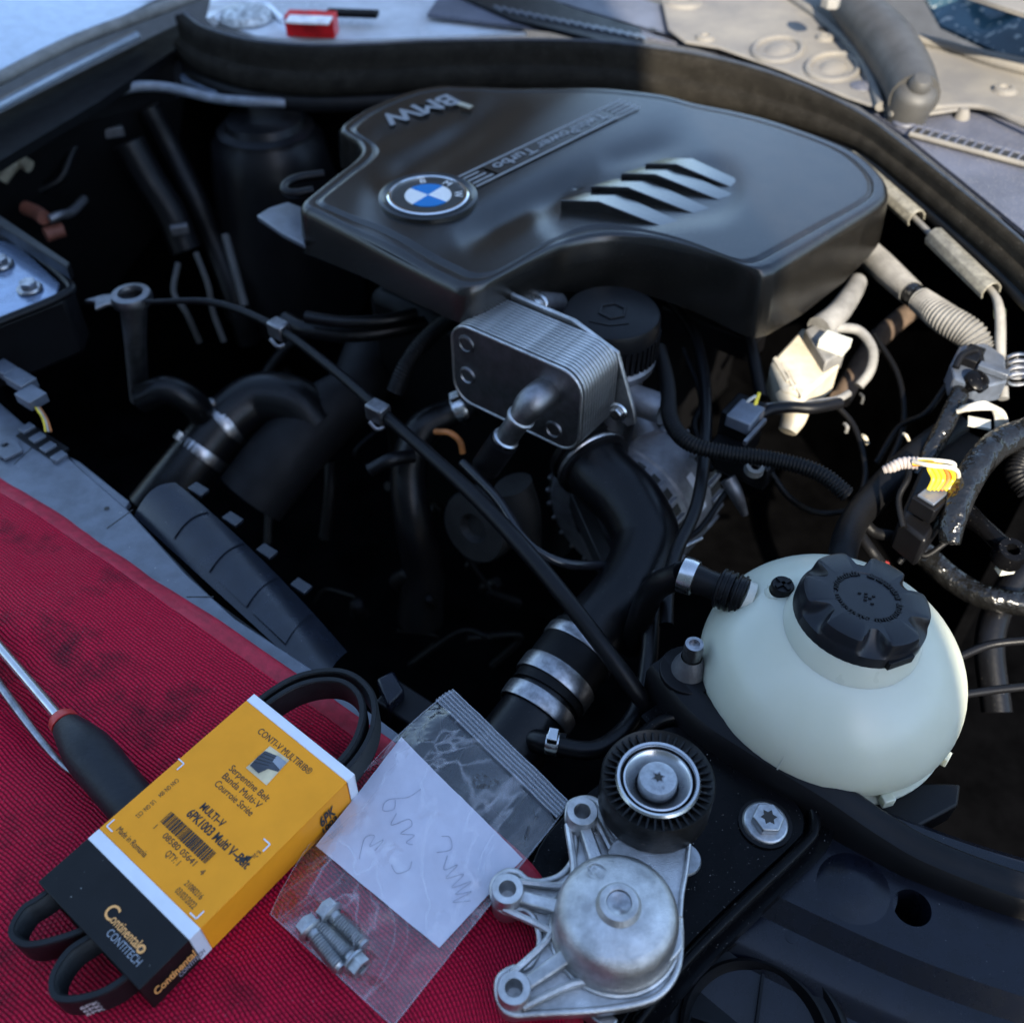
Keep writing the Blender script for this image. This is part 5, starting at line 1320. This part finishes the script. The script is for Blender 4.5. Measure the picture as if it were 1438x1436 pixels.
for i, (p, r, lab) in enumerate(((((110, 140, .06), (118, 175, .04), (100, 215, .02), (85, 250, .0), (55, 268, -.01)), 7, 'dark cable hanging in a bow beside the left inner wing'),
        (((208, 150, .05), (240, 210, .0), (275, 280, -.05), (300, 340, -.10), (330, 420, -.16), (350, 480, -.22)), 16, 'flat black strap running down from the strut tower'),
        (((180, 200, .03), (208, 250, -.01), (240, 300, -.05), (262, 352, -.09)), 22, 'wide black duct edge left of the strut tower'),
        (((275, 355, -.06), (292, 400, -.09), (300, 440, -.12), (315, 480, -.15)), 4, 'thin grey pipe left of the cable bow'),
        (((250, 370, -.06), (244, 410, -.08), (262, 440, -.1), (280, 480, -.14)), 4, 'thin pipe crossing low behind the dipstick ring'),
        (((316, 330, -.04), (330, 380, -.07), (344, 430, -.10)), 6, 'grey pipe below the strut tower near the engine'))):
    hose('dark_line', lab, 'line', p, r, BLK if i < 3 else GREYTUBE)
for i, (x, y, z, s, lab) in enumerate(((160, 185, .03, .012, 'small grey connector cluster under the grey hose'), (222, 258, -.02, .009, 'small bracket on the black strap'), (252, 322, -.05, .011, 'bright clip low on the black strap'))):
    solo('line_clip', box(W(x, y, z), V((.9, .3, 0)) * s, V((-.3, .9, 0)) * s * .4, Z * s * .5), CAST, lab, 'clip', bev=.001)
# ------------------------------------------------------------------ engine body under the cover
eb = thing('engine_block', 'dark engine block with ribs and bolts under the cover', 'engine', W(760, 420, -.2))
c = W(800, 330, -.02)
part('block', box(V((.07, .94, -.12)), U * .12, RR * .20, Z * .13), BLKD, eb, bev=.01)
random.seed(11)
for i in range(44):
    x = random.uniform(400, 720); y = random.uniform(440, 600) if i < 24 else random.uniform(600, 900)
    z = random.uniform(-.26, -.17)
    s = random.uniform(.004, .011)
    m = random.choice((BLK, BLKD, BLKD, RUB))
    p = W(x, y, z)
    if i % 3 == 0: part('boss', lathe([(s * 1.3, -.03), (s, 0), (s * .6, .004), (0, .005)], p, (random.uniform(-.5, .5), -.5, 1), 20), m, eb)
    else:
        q = p + V((random.uniform(-.06, .06), random.uniform(-.05, .05), -.02)); r_ = q + V((random.uniform(-.05, .05), random.uniform(-.04, .04), -.05))
        part('line', tube([p, q, r_], s * (.35 if i % 3 == 1 else .8), 10), m, eb)
pu = thing('belt_pulley', 'grooved dark pulley and guide low in the bay under the cooler pipe', 'pulley', W(690, 740, -.10))
part('wheel', lathe([(.02, -.012), (.034, -.012), (.036, -.008), (.034, -.004), (.036, 0), (.034, .004), (.036, .008), (.034, .012), (.015, .012), (.012, .004), (0, .004)], W(675, 735, -.11), -RR + Z * .25, 40), mat('dim_iron', (.02, .02, .02), .55, .3), pu)
part('guide', tube([W(720, 680, -.05), W(735, 720, -.08), W(742, 770, -.12)], [.018, .016, .012], 16), mat('dim_iron', (.02, .02, .02), .55, .3), pu)
solo('belt_guard', prism([W(800, 690, -.06), W(822, 686, -.06), W(862, 780, -.09), W(846, 792, -.09)], Z * -.02), mat('guard', (.012, .012, .013), .5), 'flat dark guard strip low in the bay left of the thick hose', 'guard', bev=.001)
# ------------------------------------------------------------------ right of the engine: white unit, sensors, loom
wu = thing('white_actuator', 'sunlit cream plastic actuator with grey fittings below the right end of the cover', 'actuator', W(1120, 520, .02))
zu = .03
part('body', prism([W(x, y, zu) for x, y in ((1082, 508), (1128, 458), (1172, 492), (1180, 512), (1128, 556), (1098, 545))], Z * -.03), CREAM, wu, bev=.003)
for k in range(3): part('rib', prism([W(x + 10 * k, y + 10 * k, zu + .0015) for x, y in ((1085, 503), (1090, 499), (1110, 530), (1105, 536))], Z * -.004), CREAM, wu, bev=.0006)
part('side_fitting', prism([W(x, y, zu + .012) for x, y in ((1130, 462), (1168, 440), (1188, 492), (1160, 508))], Z * -.02), CONDUIT, wu, bev=.002)
part('white_block', box(W(1172, 482, zu + .016), U * .012, RR * .009, Z * .005), WHITEP, wu, bev=.001)
part('arm', tube([W(1150, 462, zu + .01), W(1176, 440, zu + .012), W(1196, 412, zu + .012), W(1204, 396, zu + .01)], [.012, .011, .010, .009], 14), CONDUIT, wu)
part('lower_foot', tube([W(1110, 550, zu - .01), W(1116, 580, zu - .02), W(1106, 606, zu - .03)], [.014, .012, .008], 12), CREAM, wu)
part('lead', tube([W(1172, 460, zu + .008), W(1205, 464, zu + .006), W(1225, 490, zu), (W(1222, 520, zu - .01)), W(1206, 542, zu - .02)], .0045, 12), CONDUIT, wu)
part('wire_bundle', tube([W(1065, 572, .02), W(1110, 568, .02), W(1170, 562, .02), W(1192, 552, .02)], .0032, 10), CONDUIT, wu)
hose('valve_lead', 'black lead with a grey sleeve running right from the solenoid valve', 'lead', ((1058, 590, .02), (1080, 576, .025), (1110, 572, .025), (1142, 573, .025), (1180, 566, .022)), 8, BLK)
sv = thing('solenoid_valve', 'black solenoid valve with a plug and yellow wires right of the alternator', 'valve', W(1040, 600, .0))
part('body', box(W(1040, 600, .01), U * .014, RR * .016, Z * .022), BLK, sv, bev=.002)
part('plug', box(W(1046, 585, .033), U * .011, RR * .014, Z * .006), BLUEP, sv, bev=.0015)
part('rail', box(W(1060, 606, .03), U * .0015, RR * .018, Z * .002), CAST, sv)
part('base', box(W(1040, 648, -.002), U * .028, RR * .010, Z * .012), BLK, sv, bev=.002)
part('eyelet', lathe([(.0042, -.004), (.0042, .003), (.0075, .003), (.0082, -.004)], W(1060, 656, .014), (0, -.3, 1), 24), CONDUIT, sv)
part('wire', tube([W(1046, 570, .035), W(1052, 562, .04), W(1062, 556, .042)], .0015, 8), WHW, sv)
part('wire', tube([W(1058, 576, .035), W(1062, 564, .04), W(1066, 552, .042)], .0016, 8), YELW, sv)
part('nipple', tube([W(1022, 672, -.01), W(1034, 694, -.02), W(1046, 722, -.04)], [.007, .006, .003], 12), CAST, sv)
solo('under_cover_bracket', box(W(1000, 462, .01), U * .05, RR * .012, Z * .012), BLK, 'dark rail just below the right half of the engine cover', 'bracket', bev=.002)
sb = thing('sensor_bracket', 'grey bracket with a bolt tucked under the right front of the cover', 'bracket', W(1050, 450, .02))
part('plate', prism([W(x, y, .02) for x, y in ((1012, 430), (1040, 442), (1090, 448), (1060, 470), (1020, 466))], Z * -.006), ALUD, sb, bev=.001)
part('clip', prism([W(x, y, .028) for x, y in ((980, 424), (1010, 428), (1006, 440), (984, 436))], Z * -.004), ALUD, sb, bev=.001)
cd_ = thing('corrugated_conduit', 'dusty grey corrugated conduit running from the cover down right to the connector block', 'conduit', W(1300, 430, .05))
P = [W(x, y, z) for x, y, z in ((1215, 352, .045), (1240, 375, .05), (1280, 412, .055), (1325, 446, .058), (1362, 470, .055), (1378, 496, .045))]
part('sheath', tube(P[:3], [.0125, .0125, .011], 20, 8, rib=(.0032, .0005)), CONDUIT, cd_)
part('wrap', tube([P[2] * .6 + P[1] * .4, P[2], P[2].lerp(P[3], .3)], .0108, 18), TAPE, cd_)
part('sheath', tube([P[2].lerp(P[3], .25), P[3], P[4], P[5]], [.0105, .0125, .0130, .0125], 20, 8, rib=(.0034, .0009)), CONDUIT, cd_)
hose('brown_pipe', 'dull brown pipe fading into the dark behind the conduit', 'pipe', ((1180, 560, -.06), (1230, 480, -.05), (1290, 430, -.05), (1330, 425, -.06)), 14, mat('brown_pipe_mat', (.10, .07, .05), .6))
cb2 = thing('connector_block', 'black plastic connector block at the end of the corrugated conduit', 'connector', W(1370, 520, .04))
part('housing', prism([W(x, y, .058) for x, y in ((1335, 510), (1348, 485), (1385, 480), (1412, 500), (1415, 535), (1372, 545), (1340, 530))], Z * -.02), BLUEP, cb2, bev=.002)
part('latch', box(W(1365, 500, .062), U * .007, RR * .012, Z * .004), BLK, cb2, bev=.001)
part('latch', box(W(1395, 520, .062), U * .012, RR * .004, Z * .003), BLUEP, cb2, bev=.001)
part('clip_loop', tube([W(1342, 516, .06), W(1352, 498, .066), W(1372, 492, .066), W(1378, 512, .06)], .003, 10), BLK, cb2)
part('round_cap', lathe([(.010, -.01), (.010, .002), (.006, .005), (0, .005)], W(1372, 535, .058), (.2, -.4, 1), 24), GLBLK, cb2)
hose('taped_loom', 'shiny black taped loom dropping left from the connector block', 'loom', ((1358, 525, .05), (1345, 560, .045), (1325, 600, .035), (1305, 640, .02), (1290, 670, .01)), 13, TAPE, n=10)
hose('sleeved_loom', 'thick black sleeved loom running from the conduit down left behind the tank cap', 'loom', ((1345, 595, .02), (1290, 640, .01), (1235, 690, .0), (1198, 735, .0), (1182, 790, .0), (1190, 840, -.02)), [20, 24, 22, 20, 19, 19], RUB)
for i, (p, lab) in enumerate(((((1205, 720, .0), (1225, 745, -.01), (1250, 752, -.01), (1275, 756, -.02)), 'thin black lead with red end, right of the sleeved loom'), (((1200, 725, .0), (1208, 750, -.005), (1225, 775, -.01), (1236, 790, -.02)), 'thin black lead with red tip just above the tank cap'))):
    t = thing('red_tipped_lead', lab, 'lead', W(*p[-1]), 'red tipped leads')
    hose('lead', '', '', p, 8, RUB, parent=t)
    part('tip', tube([W(*p[-1]), W(p[-1][0] + 10, p[-1][1] + 3, p[-1][2] - .002)], .003, 8, 1), REDW, t)
cu = thing('control_unit', 'black control unit with edge latches among the loose wires at right', 'control unit', W(1320, 700, .0))
A = W(1330, 650, .02)
part('case', prism([W(x, y, .02) for x, y in ((1262, 730), (1300, 640), (1352, 600), (1392, 620), (1370, 660), (1300, 760))], Z * -.03), BLK, cu, bev=.003)
for k, (x, y) in enumerate(((1368, 640), (1352, 665), (1338, 690), (1326, 715))): part('latch', box(W(x, y, .028), V((.4, .9, 0)) * .008, V((.9, -.4, 0)) * .003, Z * .003), BLUEP, cu, bev=.0008)
part('socket', box(W(1306, 706, .032), V((.75, .65, 0)) * .013, V((-.65, .75, 0)) * .010, Z * .007), BLK, cu, bev=.001)
part('socket_frame', box(W(1310, 694, .040), V((.75, .65, 0)) * .010, V((-.65, .75, 0)) * .007, Z * .0012), BLUEP, cu, bev=.0006)
yw = thing('yellow_wires', 'bundle of bright yellow wires bending into the black control unit', 'wires', W(1320, 670, .04))
for i in range(6):
    m = (YELW, YELW, YELW, ORW, YELW, WHW)[i]
    dx = 7 * (i - 2.5); k = i * .0012
    part('wire', tube([W(1282, 652 - 2 * (i % 3), .052 + k), W(1306, 650 + dx * .2, .056 + k), W(1322 + dx, 656 + abs(dx) * .1, .055 + k), W(1328 + dx, 672, .048), W(1318 + dx * .8, 688, .042)], .0017, 8), m, yw)
part('white_wire', tube([W(1280, 645, .055), W(1310, 646, .058), W(1338, 650, .058), W(1340, 660, .05)], .0016, 8), WHW, yw)
part('wrap', tube([W(1240, 660, .045), W(1252, 656, .048), W(1268, 650, .052), W(1290, 650, .055)], [.0026, .0042, .0046, .0048], 12, 8, rib=(.003, .0003)), mat('pale_wrap', (.30, .26, .24), .6), yw)
ww = thing('white_wires', 'fan of cream white wires above the control unit below the thin pipe', 'wires', W(1400, 590, .05))
for i in range(5): part('wire', tube([W(1344, 578, .050), W(1362, 570 + i, .055), W(1384 + 4 * i, 566 + 2 * i, .056), (W(1398 + 3.5 * i, 580 + 2 * i, .052)), W(1400 + 3 * i, 606, .04)], .0019, 8), WHW, ww)
part('label', box(W(1375, 594, .046), V((.9, -.3, 0)) * .009, V((.3, .9, 0)) * .006, Z * .001), WHITEP, ww)
part('tail', tube([W(1344, 578, .05), W(1352, 574, .051), W(1362, 572, .053)], [.0014, .0025, .0035], 8), WHW, ww)
hose('taped_harness', 'fat silver-black taped harness arching at the right edge', 'harness', ((1334, 762, .02), (1338, 730, .03), (1352, 690, .04), (1375, 650, .048), (1405, 622, .05), (1450, 604, .05)), [14, 18, 20, 21, 22, 22], TAPE, n=12, seg=20)
hose('side_harness', 'short black ribbed harness at the right edge below the taped harness', 'harness', ((1436, 640, .04), (1428, 665, .035), (1445, 690, .03)), 15, RUB, rib=(.003, .0006))
ab = thing('pivot_bracket', 'black bracket arm with a hollow bolt and a white clip below the taped harness', 'bracket', W(1400, 760, .0))
part('arm', tube([W(1352, 718, .0), W(1378, 738, .005), W(1404, 762, .005), (W(1416, 772, .005))], [.010, .007, .007, .008], 14), GLBLK, ab)
part('bush', lathe([(.005, -.006), (.005, .005), (.010, .005), (.012, .0), (.012, -.008)], W(1419, 776, .008), (0, -.2, 1), 28), GLBLK, ab)
part('white_clip', box(W(1413, 796, -.004), V((1, .2, 0)) * .006, V((-.2, 1, 0)) * .004, Z * .005), WHITEP, ab, bev=.0008)
co_ = thing('coil_spring_clip', 'coiled bright wire clip at the right edge beside the thin pipe', 'clip', W(1432, 520, .03))
for k in range(4): part('coil', tube([W(1430, 505 + 9 * k, .05) + V((math.cos(t) * .010, 0, math.sin(t) * .006)) for t in [2 * math.pi * i / 14 for i in range(14)]], .0018, 8, 1, closed=True), STEELD, co_)
for i, (x, y, z, lab) in enumerate(((1273, 612, .03, 'small cream clip end left of the control unit, hook shaped'), (1190, 600, .0, 'pale wire stub among the dark wires below the actuator'), (1215, 615, -.01, 'pale double wire stub right of the dark gap'), (1212, 558, .01, 'pale wire stub just under the actuator lead'), (1286, 756, .0, 'frayed pinkish wire end above the tank cap'))):
    solo('wire_stub', tube([W(x - 4, y - 3 - 2 * (i % 2), z), W(x, y, z + .001), W(x + 3 - 5 * (i % 2), y + 6 + i, z - .004)], .0014 + .0003 * (i % 3), 8), (CREAM, CONDUIT, CREAM, GREYTUBE, REDW)[i], lab, 'wire end')

for i, (p, lab) in enumerate((
    (((1165, 560, .01), (1200, 600, .0), (1215, 660, -.01), (1205, 710, -.01)), 'thin dark wire dropping from the cream actuator to the sleeved loom'),
    (((1228, 470, .02), (1262, 530, .01), (1268, 600, .0), (1240, 670, .0)), 'dark wire hanging in the gap left of the taped loom'),
    (((1330, 540, .04), (1300, 580, .02), (1262, 600, .0), (1230, 650, -.02)), 'dark wire looping left out of the connector block'),
    (((1080, 660, .0), (1110, 700, -.02), (1150, 720, -.04), (1200, 716, -.03)), 'dark wire low between solenoid valve and sleeved loom'),
    (((1272, 640, .04), (1276, 668, .04), (1262, 700, .03), (1268, 740, .02)), 'dark wire along the left side of the control unit'),
    (((1330, 760, .0), (1300, 780, -.01), (1280, 772, -.01), (1262, 790, -.02)), 'dark wire curling below the control unit'),
    (((960, 490, .02), (985, 560, .01), (975, 600, .0), (1000, 660, -.01)), 'dark wire between alternator and solenoid valve'),
    (((1020, 690, -.02), (985, 740, -.03), (960, 760, -.03), (930, 800, -.04)), 'dark wire low behind the thick coolant hose'))):
    hose('loose_wire', lab, 'wire', p, 4.5, RUB, seg=8)
hose('bright_rod', 'short bright rod glinting low right of the alternator', 'rod', ((955, 770, -.06), (985, 755, -.06)), 3.5, STEELD, n=2)

hose('body_loom', 'thick taped loom low behind the right side of the coolant tank', 'loom', ((1290, 770, -.05), (1340, 815, -.06), (1390, 840, -.06), (1460, 850, -.06)), 17, TAPE, n=10)
hose('body_hose', 'black hose bending down between coolant tank and right edge', 'hose', ((1470, 770, -.05), (1415, 830, -.07), (1390, 900, -.09), (1400, 1000, -.12)), 20, HOSE)
